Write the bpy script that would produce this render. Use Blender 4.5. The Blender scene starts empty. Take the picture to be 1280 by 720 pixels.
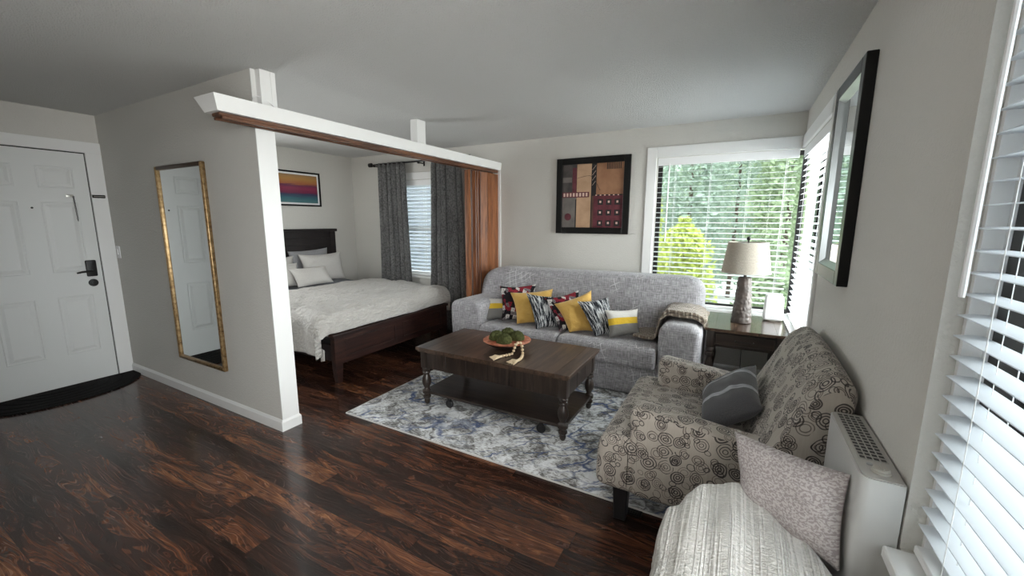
import bpy, bmesh, math, random
from mathutils import Vector, Matrix, noise
from math import sin, cos, pi, radians, sqrt

random.seed(7)
S = bpy.context.scene
COL = S.collection

# ------------------------------------------------------------------ helpers
def link(o, parent=None):
    COL.objects.link(o)
    if parent is not None:
        o.parent = parent
    return o

def world_loc(o):
    v = Vector((0, 0, 0))
    while o is not None:
        v += o.location
        o = o.parent
    return v

def obj(name, bm, mats, parent=None, loc=None, smooth=35, uv=None):
    """bmesh in world coordinates -> one mesh object whose origin is loc (or its parent's)"""
    if not isinstance(mats, (list, tuple)):
        mats = [mats]
    base = Vector(loc) if loc is not None else (world_loc(parent) if parent else Vector((0, 0, 0)))
    if uv:
        uvbox(bm, uv)
    bmesh.ops.translate(bm, verts=bm.verts, vec=-base)
    me = bpy.data.meshes.new(name)
    bm.to_mesh(me); bm.free()
    for m in mats:
        me.materials.append(m)
    if smooth is not None:
        me.shade_smooth()
        if smooth < 180:
            me.set_sharp_from_angle(angle=radians(smooth))
    o = bpy.data.objects.new(name, me)
    link(o, parent)
    o.location = base - (world_loc(parent) if parent else Vector((0, 0, 0)))
    return o

def thing(name, label, cat, loc, group=None):
    o = bpy.data.objects.new(name, None)
    o.empty_display_size = .1
    link(o); o.location = loc
    return tag(o, label, cat, group)

def tag(o, label, cat, group=None):
    o['label'] = label; o['category'] = cat
    if group: o['group'] = group
    return o

def struct(o, label=None, cat=None):
    o['kind'] = 'structure'
    if label: o['label'] = label
    if cat: o['category'] = cat
    return o

def part(o, label):
    o['label'] = label
    return o

def NB():
    return bmesh.new()

def box(bm, x0, x1, y0, y1, z0, z1, bev=0, seg=2, mi=0):
    r = bmesh.ops.create_cube(bm, size=1)
    vs = r['verts']
    for v in vs:
        v.co.x = x0 + (v.co.x + .5) * (x1 - x0)
        v.co.y = y0 + (v.co.y + .5) * (y1 - y0)
        v.co.z = z0 + (v.co.z + .5) * (z1 - z0)
    fs = {f for v in vs for f in v.link_faces}
    for f in fs: f.material_index = mi
    if bev:
        es = {e for v in vs for e in v.link_edges}
        r = bmesh.ops.bevel(bm, geom=list(es), offset=bev, segments=seg, profile=.5, affect='EDGES', clamp_overlap=True)
        for f in r['faces']: f.material_index = mi
        vs = list({v for f in r['faces'] for v in f.verts})
    return vs

def prism(bm, pts, axis, a, b, bev=0, seg=3, nseg=1, mi=0):
    """closed polygon pts extruded along axis from a to b. pts are the two other coords in xyz order"""
    def mk(p, t):
        if axis == 'x': return (t, p[0], p[1])
        if axis == 'y': return (p[0], t, p[1])
        return (p[0], p[1], t)
    rings = []
    for k in range(nseg + 1):
        t = a + (b - a) * k / nseg
        rings.append([bm.verts.new(mk(p, t)) for p in pts])
    n = len(pts); fs = []
    for k in range(nseg):
        for i in range(n):
            fs.append(bm.faces.new((rings[k][i], rings[k][(i + 1) % n], rings[k + 1][(i + 1) % n], rings[k + 1][i])))
    c0 = bm.faces.new(rings[0][::-1]); c1 = bm.faces.new(rings[-1])
    fs += [c0, c1]
    bmesh.ops.recalc_face_normals(bm, faces=fs)
    for f in fs: f.material_index = mi
    if bev:
        es = list(c0.edges) + list(c1.edges)
        r = bmesh.ops.bevel(bm, geom=es, offset=bev, segments=seg, profile=.5, affect='EDGES', clamp_overlap=True)
        for f in r['faces']: f.material_index = mi
    return [v for r in rings for v in r if v.is_valid]

def softprism(bm, pts, axis, a, b, r, nr=6, nmid=3, mi=0):
    """like prism, with both ends rolled over by radius r (outline shrinks along its own normals)"""
    n = len(pts); P2 = [Vector(p) for p in pts]
    area = sum(P2[i].x * P2[(i + 1) % n].y - P2[(i + 1) % n].x * P2[i].y for i in range(n))
    sg = 1 if area > 0 else -1
    nrm = []
    for i in range(n):
        d = (P2[(i + 1) % n] - P2[i - 1])
        d = d.normalized() if d.length else Vector((1, 0))
        nrm.append(Vector((-d.y, d.x)) * sg)
    st = [(a + r * (1 - cos(pi / 2 * k / nr)), r * (1 - sin(pi / 2 * k / nr))) for k in range(nr + 1)]
    st += [(a + r + (b - a - 2 * r) * k / nmid, 0) for k in range(1, nmid)]
    st += [(b - r * (1 - cos(pi / 2 * k / nr)), r * (1 - sin(pi / 2 * k / nr))) for k in range(nr, -1, -1)]
    rings = []
    for t, ins in st:
        ring = []
        for p, q in zip(P2, nrm):
            c = p + q * ins
            ring.append(bm.verts.new((t, c.x, c.y) if axis == 'x' else (c.x, t, c.y) if axis == 'y' else (c.x, c.y, t)))
        rings.append(ring)
    fs = []
    for k in range(len(rings) - 1):
        for i in range(n):
            fs.append(bm.faces.new((rings[k][i], rings[k][(i + 1) % n], rings[k + 1][(i + 1) % n], rings[k + 1][i])))
    fs.append(bm.faces.new(rings[0][::-1])); fs.append(bm.faces.new(rings[-1]))
    bmesh.ops.recalc_face_normals(bm, faces=fs)
    for f in fs: f.material_index = mi

def lathe(bm, prof, cx, cy, z0=0, n=24, mi=0, axis='z', jit=None):
    rings = []
    for k, (r, z) in enumerate(prof):
        ring = []
        for i in range(n):
            t = 2 * pi * i / n
            rr = max(r, 1e-4)
            if jit: rr *= jit(t, z)
            if axis == 'z': p = (cx + rr * cos(t), cy + rr * sin(t), z0 + z)
            elif axis == 'x': p = (z0 + z, cx + rr * cos(t), cy + rr * sin(t))
            else: p = (cx + rr * cos(t), z0 + z, cy + rr * sin(t))
            ring.append(bm.verts.new(p))
        rings.append(ring)
    fs = []
    for k in range(len(rings) - 1):
        for i in range(n):
            fs.append(bm.faces.new((rings[k][i], rings[k][(i + 1) % n], rings[k + 1][(i + 1) % n], rings[k + 1][i])))
    fs.append(bm.faces.new(rings[0][::-1])); fs.append(bm.faces.new(rings[-1]))
    bmesh.ops.recalc_face_normals(bm, faces=fs)
    for f in fs: f.material_index = mi
    return rings

def tube(bm, pts, r, n=8, mi=0):
    pts = [Vector(p) for p in pts]
    rings = []
    up0 = Vector((0, 0, 1))
    for i, p in enumerate(pts):
        d = (pts[min(i + 1, len(pts) - 1)] - pts[max(i - 1, 0)]).normalized()
        up = up0 if abs(d.dot(up0)) < .95 else Vector((0, 1, 0))
        s = d.cross(up).normalized(); u = s.cross(d)
        rr = r[i] if isinstance(r, (list, tuple)) else r
        rings.append([bm.verts.new(p + rr * (cos(2 * pi * k / n) * s + sin(2 * pi * k / n) * u)) for k in range(n)])
    fs = []
    for i in range(len(rings) - 1):
        for k in range(n):
            fs.append(bm.faces.new((rings[i][k], rings[i][(k + 1) % n], rings[i + 1][(k + 1) % n], rings[i + 1][k])))
    fs.append(bm.faces.new(rings[0][::-1])); fs.append(bm.faces.new(rings[-1]))
    bmesh.ops.recalc_face_normals(bm, faces=fs)
    for f in fs: f.material_index = mi
    return fs

def ball(bm, c, r, sub=3, sc=(1, 1, 1), jit=0, mi=0):
    q = bmesh.ops.create_icosphere(bm, subdivisions=sub, radius=1)
    for v in q['verts']:
        k = 1 + (noise.noise(v.co * 6 + Vector(c) * 7) * jit if jit else 0)
        v.co = Vector((c[0] + v.co.x * r * sc[0] * k, c[1] + v.co.y * r * sc[1] * k, c[2] + v.co.z * r * sc[2] * k))
    for f in {f for v in q['verts'] for f in v.link_faces}: f.material_index = mi

def uvbox(bm, scale=1.0):
    uvl = bm.loops.layers.uv.verify()
    bm.normal_update()
    for f in bm.faces:
        n = f.normal
        ax, ay, az = abs(n.x), abs(n.y), abs(n.z)
        for l in f.loops:
            c = l.vert.co
            if az >= ax and az >= ay: u = (c.x, c.y)
            elif ay >= ax: u = (c.x, c.z + 3.3)
            else: u = (c.y + 5.1, c.z + 1.7)
            l[uvl].uv = (u[0] * scale, u[1] * scale)

def grid_surf(bm, nu, nv, fn, closed_u=False, uv=True, mi=0):
    """fn(u,v) -> co ; u,v in 0..1"""
    uvl = bm.loops.layers.uv.verify() if uv else None
    V = [[bm.verts.new(fn(i / nu, j / nv)) for j in range(nv + 1)] for i in range(nu + 1)]
    for i in range(nu):
        for j in range(nv):
            f = bm.faces.new((V[i][j], V[i + 1][j], V[i + 1][j + 1], V[i][j + 1]))
            f.material_index = mi
            if uv:
                for l, (a, b) in zip(f.loops, ((i, j), (i + 1, j), (i + 1, j + 1), (i, j + 1))):
                    l[uvl].uv = (a / nu, b / nv)
    return V

def nz(x, y, z=0., s=1.0):
    return noise.noise(Vector((x * s, y * s, z * s)))

def pillow(bm, TL, TR, BR, BL, t, n=20, pinch=.05, seed=0, mi=0, edge=.006):
    """cushion: quad of corners, thickness t; front and back sheets with UV 0..1"""
    TL, TR, BR, BL = map(Vector, (TL, TR, BR, BL))
    nrm = ((TR - BL).cross(TL - BR)).normalized()      # towards the front
    uvl = bm.loops.layers.uv.verify()
    def P(u, v, side):
        uu = u + pinch * (u - .5) * -2 * (4 * v * (1 - v)) * (4 * (u - .5) ** 2) * .6
        vv = v + pinch * (v - .5) * -2 * (4 * u * (1 - u)) * (4 * (v - .5) ** 2) * .6
        p = (BL * (1 - uu) + BR * uu) * (1 - vv) + (TL * (1 - uu) + TR * uu) * vv
        a = max(0, 1 - abs(2 * u - 1) ** 2.6); b = max(0, 1 - abs(2 * v - 1) ** 2.6)
        h = t * .5 * (a * b) ** .55
        h *= 1 + .22 * nz(u * 3 + seed * 3.1, v * 3, side + seed) + .10 * nz(u * 7, v * 7, seed + side * 2)
        h += edge
        return p + nrm * h * side
    for side in (1, -1):
        V = [[bm.verts.new(P(i / n, j / n, side)) for j in range(n + 1)] for i in range(n + 1)]
        for i in range(n):
            for j in range(n):
                q = [(i, j), (i + 1, j), (i + 1, j + 1), (i, j + 1)]
                if side < 0: q = q[::-1]
                f = bm.faces.new([V[a][b] for a, b in q]); f.material_index = mi
                for l, (a, b) in zip(f.loops, q): l[uvl].uv = (a / n, b / n)
        if side == 1: F = V
        else: B = V
    ring = [(i, 0) for i in range(n)] + [(n, j) for j in range(n)] + [(i, n) for i in range(n, 0, -1)] + [(0, j) for j in range(n, 0, -1)]
    for k in range(len(ring)):
        a, b = ring[k], ring[(k + 1) % len(ring)]
        f = bm.faces.new((F[a[0]][a[1]], B[a[0]][a[1]], B[b[0]][b[1]], F[b[0]][b[1]])); f.material_index = mi
        for l, (p, q) in zip(f.loops, (a, a, b, b)): l[uvl].uv = (p / n, q / n)
    bmesh.ops.recalc_face_normals(bm, faces=bm.faces)

# ------------------------------------------------------------------ materials
class NT:
    def __init__(s, name):
        m = bpy.data.materials.new(name); m.use_nodes = True
        s.m = m; s.t = m.node_tree; s.n = s.t.nodes
        s.p = s.n['Principled BSDF']; s.out = s.n['Material Output']
    def add(s, typ, ins=None, **kw):
        nd = s.n.new('ShaderNode' + typ)
        for k, v in kw.items(): setattr(nd, k, v)
        for k, v in (ins or {}).items(): s.set(nd, k, v)
        return nd
    def set(s, nd, k, v):
        sk = nd.inputs[k]
        if isinstance(v, bpy.types.NodeSocket): s.t.links.new(v, sk)
        elif isinstance(v, bpy.types.Node): s.t.links.new(v.outputs[0], sk)
        else: sk.default_value = v
    def P(s, **kw):
        for k, v in kw.items():
            s.set(s.p, {'color': 'Base Color', 'rough': 'Roughness', 'metal': 'Metallic', 'spec': 'Specular IOR Level', 'coat': 'Coat Weight',
                        'coatr': 'Coat Roughness', 'normal': 'Normal', 'sheen': 'Sheen Weight', 'trans': 'Transmission Weight'}[k], v)
    def math(s, op, a, b=None, c=None):
        nd = s.add('Math', operation=op)
        s.set(nd, 0, a)
        if b is not None: s.set(nd, 1, b)
        if c is not None: s.set(nd, 2, c)
        return nd.outputs[0]
    def vmath(s, op, a, b=None):
        nd = s.add('VectorMath', operation=op)
        s.set(nd, 0, a)
        if b is not None: s.set(nd, 1, b)
        return nd.outputs[0]
    def coord(s, kind='Object'):
        return s.add('TexCoord').outputs[kind]
    def mapping(s, vec, scale=(1, 1, 1), loc=(0, 0, 0), rot=(0, 0, 0)):
        return s.add('Mapping', {'Vector': vec, 'Scale': scale, 'Location': loc, 'Rotation': rot}).outputs[0]
    def noise(s, vec, scale=5, detail=4, rough=.5, dist=0, out=0, dim='3D'):
        return s.add('TexNoise', {'Vector': vec, 'Scale': scale, 'Detail': detail, 'Roughness': rough, 'Distortion': dist}, noise_dimensions=dim).outputs[out]
    def ramp(s, fac, stops, interp='LINEAR'):
        nd = s.add('ValToRGB', {'Fac': fac}); r = nd.color_ramp; r.interpolation = interp
        while len(r.elements) < len(stops): r.elements.new(.5)
        while len(r.elements) > len(stops): r.elements.remove(r.elements[-1])
        for e, (p, c) in zip(r.elements, stops):
            e.position = p
            e.color = (c, c, c, 1) if isinstance(c, (int, float)) else (*c, 1)
        return nd.outputs[0]
    def mix(s, fac, a, b, mode='MIX'):
        nd = s.add('Mix', data_type='RGBA', blend_type=mode)
        s.set(nd, 0, fac)
        for i, v in ((6, a), (7, b)):
            if isinstance(v, tuple) and len(v) == 3: v = (*v, 1)
            s.set(nd, i, v)
        return nd.outputs[2]
    def bump(s, h, strength=.3, dist=.01):
        return s.add('Bump', {'Height': h, 'Strength': strength, 'Distance': dist}).outputs[0]

def hexc(h):
    h = h.lstrip('#')
    c = [int(h[i:i + 2], 16) / 255 for i in (0, 2, 4)]
    return tuple(x / 12.92 if x <= .04045 else ((x + .055) / 1.055) ** 2.4 for x in c)

def simple(name, color, rough=.5, metal=0, spec=.5, coat=0, bump=None, var=0):
    N = NT(name)
    c = (*color, 1)
    if var:
        f = N.noise(N.coord(), 6, 5)
        c = N.mix(f, tuple(x * (1 - var) for x in color), tuple(min(1, x * (1 + var)) for x in color))
    N.P(color=c, rough=rough, metal=metal, spec=spec, coat=coat)
    if bump:
        N.P(normal=N.bump(N.noise(N.coord(), bump[0], 5), bump[1], bump[2]))
    return N.m

def plaster(name, color, scale, strength, dist, rough=.85):
    N = NT(name)
    v = N.coord()
    a = N.noise(v, scale, 3, .6)
    b = N.noise(v, scale * .35, 2)
    h = N.math('ADD', N.ramp(a, [(.35, 0), (.65, 1)]), N.math('MULTIPLY', b, .6))
    c = N.mix(N.noise(v, 1.3, 3), tuple(x * .97 for x in color), tuple(min(1, x * 1.02) for x in color))
    N.P(color=c, rough=rough, spec=.25, normal=N.bump(h, strength, dist))
    return N.m

M = {}
M['wall'] = plaster('orange peel wall paint', (.60, .585, .55), 75, .32, .005)
M['ceil'] = plaster('popcorn ceiling', (.78, .78, .765), 120, .9, .010)
M['trim'] = simple('white trim paint', (.76, .76, .75), .42)
M['doorwhite'] = simple('white door paint', (.70, .71, .70), .40, bump=(90, .05, .002))
M['bronze'] = simple('dark bronze aluminium', (.02, .019, .018), .35, .3)
M['vinyl'] = simple('white vinyl', (.8, .8, .8), .35)
M['black'] = simple('black satin', (.010, .010, .011), .38)
M['blackwood'] = simple('black picture frame', (.004, .004, .004), .30, spec=.3)
M['metaldark'] = simple('dark metal', (.03, .028, .027), .35, .8)
M['chrome'] = simple('brushed nickel', (.65, .64, .6), .28, 1)
M['silver'] = simple('silver leaf lip', (.42, .45, .45), .3, .6)
M['plastic'] = simple('white plastic', (.78, .78, .78), .4)
M['heater'] = simple('heater enamel', (.56, .56, .55), .38)
M['heatertop'] = simple('heater top panel', (.40, .385, .36), .5)
M['greyknob'] = simple('warm grey plastic', (.40, .38, .34), .4)
M['mark'] = simple('grey print', (.35, .35, .36), .6)
M['cordw'] = simple('white cord', (.8, .8, .8), .6)
M['cordb'] = simple('black cord', (.01, .01, .01), .5)

def mk_slat():
    N = NT('white faux wood slat')
    tr = N.add('BsdfTranslucent', {'Color': (.85, .9, .95, 1)})
    N.P(color=(.80, .82, .84, 1), rough=.45)
    mx = N.add('MixShader', {0: .28, 1: N.p.outputs[0], 2: tr.outputs[0]})
    N.t.links.new(mx.outputs[0], N.out.inputs['Surface'])
    return N.m
M['slat'] = mk_slat()

def mk_glass():
    N = NT('window glass')
    tr = N.add('BsdfTransparent', {'Color': (.96, .98, .97, 1)})
    gl = N.add('BsdfGlossy', {'Color': (1, 1, 1, 1), 'Roughness': 0.01})
    fr = N.add('Fresnel', {'IOR': 1.25})
    mx = N.add('MixShader', {0: fr.outputs[0], 1: tr.outputs[0], 2: gl.outputs[0]})
    N.t.links.new(mx.outputs[0], N.out.inputs['Surface'])
    return N.m
M['glass'] = mk_glass()
N = NT('mirror silver'); N.P(color=(.84, .87, .87, 1), metal=1, rough=.015); M['mirror'] = N.m

def mk_floor():
    N = NT('acacia laminate planks')
    v = N.coord()
    sp = N.add('SeparateXYZ', {0: v})
    X, Y = sp.outputs[0], sp.outputs[1]
    W, L = .122, 1.22
    row = N.math('FLOOR', N.math('DIVIDE', Y, W))
    rnd = N.add('TexWhiteNoise', {'W': row}, noise_dimensions='1D').outputs[0]
    xs = N.math('ADD', X, N.math('MULTIPLY', rnd, 5.3))
    colm = N.math('FLOOR', N.math('DIVIDE', xs, L))
    cid = N.add('CombineXYZ', {0: row, 1: colm, 2: 0.}).outputs[0]
    wn = N.add('TexWhiteNoise', {'Vector': cid}, noise_dimensions='3D')
    pv, pc = wn.outputs[0], wn.outputs[1]
    off = N.vmath('SCALE', pc); off.node.inputs['Scale'].default_value = 37.
    base = N.vmath('ADD', N.mapping(v, (.85, 5.0, 1)), off)
    warp = N.noise(base, 1.6, 2, .5, .4, out=1)
    warp = N.vmath('SCALE', N.vmath('SUBTRACT', warp, (.5, .5, .5))); warp.node.inputs['Scale'].default_value = 1.1
    wv = N.vmath('ADD', base, warp)
    swirl = N.noise(wv, 1.55, 4, .55, 1.0)
    rings = N.math('FRACT', N.math('MULTIPLY', swirl, 9.0))
    ring = N.math('ABSOLUTE', N.math('SUBTRACT', rings, .5))
    fine = N.noise(N.mapping(wv, (1.3, 24, 1)), 3, 5, .6)
    tone = N.math('ADD', N.math('MULTIPLY', swirl, .75), N.math('MULTIPLY', ring, .30))
    tone = N.math('ADD', tone, N.math('MULTIPLY', N.math('SUBTRACT', fine, .5), .46))
    tone = N.math('ADD', tone, N.math('MULTIPLY', N.math('SUBTRACT', pv, .5), .24))
    c = N.ramp(tone, [(.26, (.010, .0055, .0045)), (.38, (.026, .011, .0075)), (.49, (.062, .0235, .0135)), (.61, (.145, .056, .027)), (.80, (.37, .16, .066))])
    fy = N.math('FRACT', N.math('DIVIDE', Y, W)); fx = N.math('FRACT', N.math('DIVIDE', xs, L))
    ey = N.math('MINIMUM', fy, N.math('SUBTRACT', 1, fy)); ex = N.math('MINIMUM', fx, N.math('SUBTRACT', 1, fx))
    gap = N.math('MAXIMUM', N.math('LESS_THAN', ey, .014), N.math('LESS_THAN', ex, .0016))
    c = N.mix(N.math('MULTIPLY', gap, .85), c, (.006, .004, .0035))
    h = N.math('SUBTRACT', N.math('MULTIPLY', fine, .25), N.math('MULTIPLY', gap, 1.0))
    N.P(color=c, rough=N.ramp(fine, [(.3, .20), (.7, .30)]), spec=.45, coat=.2, coatr=.12, normal=N.bump(h, .16, .002))
    return N.m
M['floor'] = mk_floor()

def mk_rug():
    N = NT('abstract marbled rug')
    v = N.coord()
    w = N.vmath('SUBTRACT', N.noise(v, 3.0, 4, .6, out=1), (.5, .5, .5))
    w = N.vmath('SCALE', w); w.node.inputs['Scale'].default_value = .45
    vv = N.vmath('ADD', v, w)
    vr = N.mapping(vv, (1, 1, 1), rot=(0, 0, radians(-38)))
    st = N.mapping(N.vmath('ADD', N.mapping(v, rot=(0, 0, radians(-38))), N.vmath('MULTIPLY', w, (.5, .5, .5))), (1.0, 3.2, 1))
    a = N.noise(vv, 6.0, 8, .72, .9)
    pile = N.noise(v, 160, 2)
    streak = N.noise(N.mapping(v, (14, 90, 1), rot=(0, 0, radians(60))), 2, 3)
    t = N.math('ADD', a, N.math('MULTIPLY', N.math('SUBTRACT', streak, .5), .42))
    c = N.ramp(t, [(.36, (.10, .095, .09)), (.45, (.28, .275, .265)), (.51, (.58, .59, .59)), (.60, (.80, .82, .83))])
    e1 = N.add('TexVoronoi', {'Vector': st, 'Scale': 2.9}, feature='DISTANCE_TO_EDGE').outputs[0]
    bl = N.math('MULTIPLY', N.ramp(e1, [(.0, 1), (.018, .8), (.05, 0)]), N.ramp(N.noise(v, 2.3, 3), [(.40, .15), (.55, 1)]))
    c = N.mix(N.math('MULTIPLY', bl, .92), c, (.05, .09, .22))
    e2 = N.add('TexVoronoi', {'Vector': N.mapping(vv, (1, 1, 1), loc=(3, 1, 0)), 'Scale': 5.2}, feature='DISTANCE_TO_EDGE').outputs[0]
    gr = N.math('MULTIPLY', N.ramp(e2, [(.0, 1), (.02, .6), (.06, 0)]), N.ramp(N.noise(N.mapping(v, loc=(5, 5, 0)), 2.6, 3), [(.45, 0), (.62, 1)]))
    c = N.mix(N.math('MULTIPLY', gr, .75), c, (.10, .10, .11))
    bp = N.ramp(N.noise(N.mapping(vr, (1, 2.2, 1), loc=(9, 2, 0)), 2.4, 6, .65), [(.60, 0), (.68, 1)])
    c = N.mix(N.math('MULTIPLY', bp, .6), c, (.16, .23, .40))
    N.P(color=c, rough=.95, spec=.1, normal=N.bump(pile, .5, .004))
    return N.m
M['rug'] = mk_rug()
M['rugedge'] = simple('rug binding', (.6, .59, .56), .9)

def mk_rings():
    N = NT('beige ring upholstery')
    uv = N.add('UVMap').outputs[0]
    w = N.vmath('SUBTRACT', N.noise(uv, 9, 2, out=1), (.5, .5, .5))
    w = N.vmath('SCALE', w); w.node.inputs['Scale'].default_value = .032
    uvw = N.vmath('ADD', uv, w)
    weave = N.noise(N.mapping(uv, (1, 1, 1)), 420, 2)
    grain = N.noise(N.mapping(uv, (40, 5, 1)), 3, 3)
    c = N.mix(grain, (.34, .305, .268), (.43, .39, .345))
    for (sc, off, rr0, rr1, wd, ratios, dark, prob, rnd_) in (
        (15., (.37, .61, 0), .24, .16, .026, (1.0, .58), (.12, .10, .088), .30, .8),
        (21., (.23, .93, 0), .22, .16, .040, (1.0,), (.040, .036, .036), .50, .8),
        (12.6, (.81, .17, 0), .27, .16, .026, (1.0, .64, .30), (.030, .026, .027), .06, .62),
    ):
        mp = N.mapping(uvw, (1.0, 1.0, 1), loc=off)
        vo = N.add('TexVoronoi', {'Vector': mp, 'Scale': sc, 'Randomness': rnd_}, voronoi_dimensions='2D', feature='F1')
        d = vo.outputs['Distance']; col = N.add('SeparateXYZ', {0: vo.outputs['Color']})
        R = N.math('ADD', N.math('MULTIPLY', col.outputs[0], rr1), rr0)
        on = N.math('GREATER_THAN', col.outputs[1], prob)
        wdn = N.math('ADD', N.math('MULTIPLY', col.outputs[2], wd), wd * .55)
        mask = None
        for q in ratios:
            e = N.math('LESS_THAN', N.math('ABSOLUTE', N.math('SUBTRACT', d, N.math('MULTIPLY', R, q))), wdn)
            mask = e if mask is None else N.math('MAXIMUM', mask, e)
        mask = N.math('MULTIPLY', N.math('MULTIPLY', mask, on), .88)
        c = N.mix(mask, c, dark)
    N.P(color=c, rough=.85, spec=.2, sheen=.15, normal=N.bump(weave, .25, .002))
    return N.m
M['rings'] = mk_rings()

def mk_sofa():
    N = NT('grey crosshatch slipcover')
    uv = N.add('UVMap').outputs[0]
    a = N.noise(N.mapping(uv, (14, 150, 1)), 1, 4, .6)
    b = N.noise(N.mapping(uv, (150, 14, 1), loc=(4, 2, 0)), 1, 4, .6)
    big = N.noise(uv, 5, 3)
    t = N.math('ADD', N.math('MULTIPLY', a, .5), N.math('MULTIPLY', b, .5))
    t = N.math('ADD', t, N.math('MULTIPLY', N.math('SUBTRACT', big, .5), .12))
    c = N.ramp(t, [(.36, (.15, .145, .155)), (.50, (.315, .305, .32)), (.64, (.52, .515, .53))])
    # sparse pale hatch strokes printed on the cover
    w = N.vmath('SUBTRACT', N.noise(uv, 3, 2, out=1), (.5, .5, .5))
    w = N.vmath('SCALE', w); w.node.inputs['Scale'].default_value = .12
    uw = N.vmath('ADD', uv, w)
    patch = N.ramp(N.noise(N.mapping(uv, loc=(7.7, 3.2, 0)), 2.6, 1), [(.60, 0), (.63, 1)])
    s1 = N.add('TexWave', {'Vector': N.mapping(uw, rot=(0, 0, radians(62))), 'Scale': 6.5, 'Distortion': 1.2}).outputs[1]
    s2 = N.add('TexWave', {'Vector': N.mapping(uw, rot=(0, 0, radians(-15))), 'Scale': 5.0, 'Distortion': 1.5}).outputs[1]
    ln = N.math('MAXIMUM', N.math('GREATER_THAN', s1, .975), N.math('GREATER_THAN', s2, .98))
    c = N.mix(N.math('MULTIPLY', N.math('MULTIPLY', ln, patch), .7), c, (.68, .68, .70))
    N.P(color=c, rough=.9, spec=.15, sheen=.2, normal=N.bump(t, .35, .004))
    return N.m
M['sofa'] = mk_sofa()

def wood(name, c0, c1, c2, rough=.35, coat=.2, axis='x', scale=1.0, gloss_bump=.12):
    N = NT(name)
    v = N.coord()
    sc = {'x': (1.2, 14, 14), 'y': (14, 1.2, 14), 'z': (14, 14, 1.2)}[axis]
    g = N.noise(N.mapping(v, tuple(q * scale for q in sc)), 1.6, 6, .62, .9)
    f = N.noise(N.mapping(v, tuple(q * 5 * scale for q in sc)), 2, 3)
    t = N.math('ADD', g, N.math('MULTIPLY', N.math('SUBTRACT', f, .5), .25))
    c = N.ramp(t, [(.34, c0), (.52, c1), (.70, c2)])
    N.P(color=c, rough=rough, spec=.45, coat=coat, coatr=.2, normal=N.bump(t, gloss_bump, .002))
    return N.m
ESP = ((.010, .0072, .006), (.026, .018, .014), (.052, .035, .027))
M['espx'] = wood('espresso wood lengthwise', *ESP, axis='x')
M['espy'] = wood('espresso wood crosswise', *ESP, axis='y')
M['espz'] = wood('espresso wood upright', *ESP, axis='z')
TOPC = ((.024, .0145, .010), (.060, .036, .024), (.11, .066, .042))
M['tabletop'] = wood('planked table top', *TOPC, axis='y', rough=.34, coat=.2)
M['tabletopend'] = wood('end table top', *TOPC, axis='y', rough=.22, coat=.4)
M['mahog'] = wood('dark mahogany', (.010, .0045, .004), (.026, .010, .008), (.050, .020, .013), axis='y', rough=.4, coat=.1)
M['headboard'] = wood('near black wood', (.006, .004, .004), (.012, .008, .008), (.020, .014, .013), axis='y', rough=.6, coat=0)
M['orange'] = wood('orange oak slat', (.10, .031, .010), (.22, .077, .026), (.33, .13, .050), axis='z', rough=.55, coat=.05)
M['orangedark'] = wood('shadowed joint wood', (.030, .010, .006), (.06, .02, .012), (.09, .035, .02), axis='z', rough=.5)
M['trackwood'] = wood('track wood', (.05, .020, .010), (.115, .048, .024), (.19, .085, .042), axis='y', rough=.38)

def mk_gold():
    N = NT('antique gold frame')
    f = N.noise(N.coord(), 35, 5, .6)
    c = N.ramp(f, [(.3, (.10, .055, .022)), (.5, (.30, .195, .09)), (.7, (.42, .31, .175))])
    N.P(color=c, metal=.75, rough=.36)
    return N.m
M['gold'] = mk_gold()
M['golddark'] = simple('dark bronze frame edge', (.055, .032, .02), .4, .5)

def fabric(name, col, var=.25, scale=60, bumps=.3, rough=.9, sheen=.2, stretch=(1, 1, 1), coordkind='Object', dist=.003):
    N = NT(name)
    v = N.coord(coordkind)
    f = N.noise(N.mapping(v, stretch), scale, 4, .65)
    b = N.noise(v, 5, 3)
    t = N.math('ADD', N.math('MULTIPLY', f, .8), N.math('MULTIPLY', b, .2))
    c = N.ramp(t, [(.3, tuple(x * (1 - var) for x in col)), (.7, tuple(min(1, x * (1 + var)) for x in col))])
    N.P(color=c, rough=rough, spec=.15, sheen=sheen, normal=N.bump(f, bumps, dist))
    return N.m
M['curtain'] = fabric('charcoal heather curtain', (.135, .134, .133), .8, 60, .35, stretch=(1, 1, .7))
M['sheet'] = fabric('slate blue blanket', (.15, .16, .19), .15, 80, .2)
M['whitepillow'] = fabric('ivory pillowcase', (.52, .50, .475), .06, 70, .15)
M['greypillow'] = fabric('grey pillowcase', (.26, .26, .27), .12, 80, .2)
M['mattress'] = fabric('mattress ticking', (.55, .55, .54), .05, 60, .1)
M['boxspring'] = fabric('black box spring cloth', (.008, .008, .008), .1, 60, .1)
M['knit'] = None
def mk_tweed():
    N = NT('grey tweed with pale ribbon bands')
    uv = N.add('UVMap').outputs[0]
    f = N.noise(uv, 130, 4, .65)
    c = N.ramp(f, [(.3, (.028, .028, .031)), (.7, (.13, .13, .138))])
    U = N.add('SeparateXYZ', {0: uv}).outputs[0]
    b = None
    for p in (.28, .66):
        e = N.math('LESS_THAN', N.math('ABSOLUTE', N.math('SUBTRACT', U, p)), .035)
        b = e if b is None else N.math('MAXIMUM', b, e)
    c = N.mix(N.math('MULTIPLY', b, N.ramp(N.noise(N.mapping(uv, (60, 6, 1)), 1, 3), [(.35, .35), (.6, 1)])), c, (.40, .41, .44))
    N.P(color=c, rough=.9, spec=.15, sheen=.2, normal=N.bump(f, .4, .003))
    return N.m
M['grey_denim'] = mk_tweed()
M['greyribbon'] = simple('pale grey ribbon', (.36, .37, .40), .6, var=.3)
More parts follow.
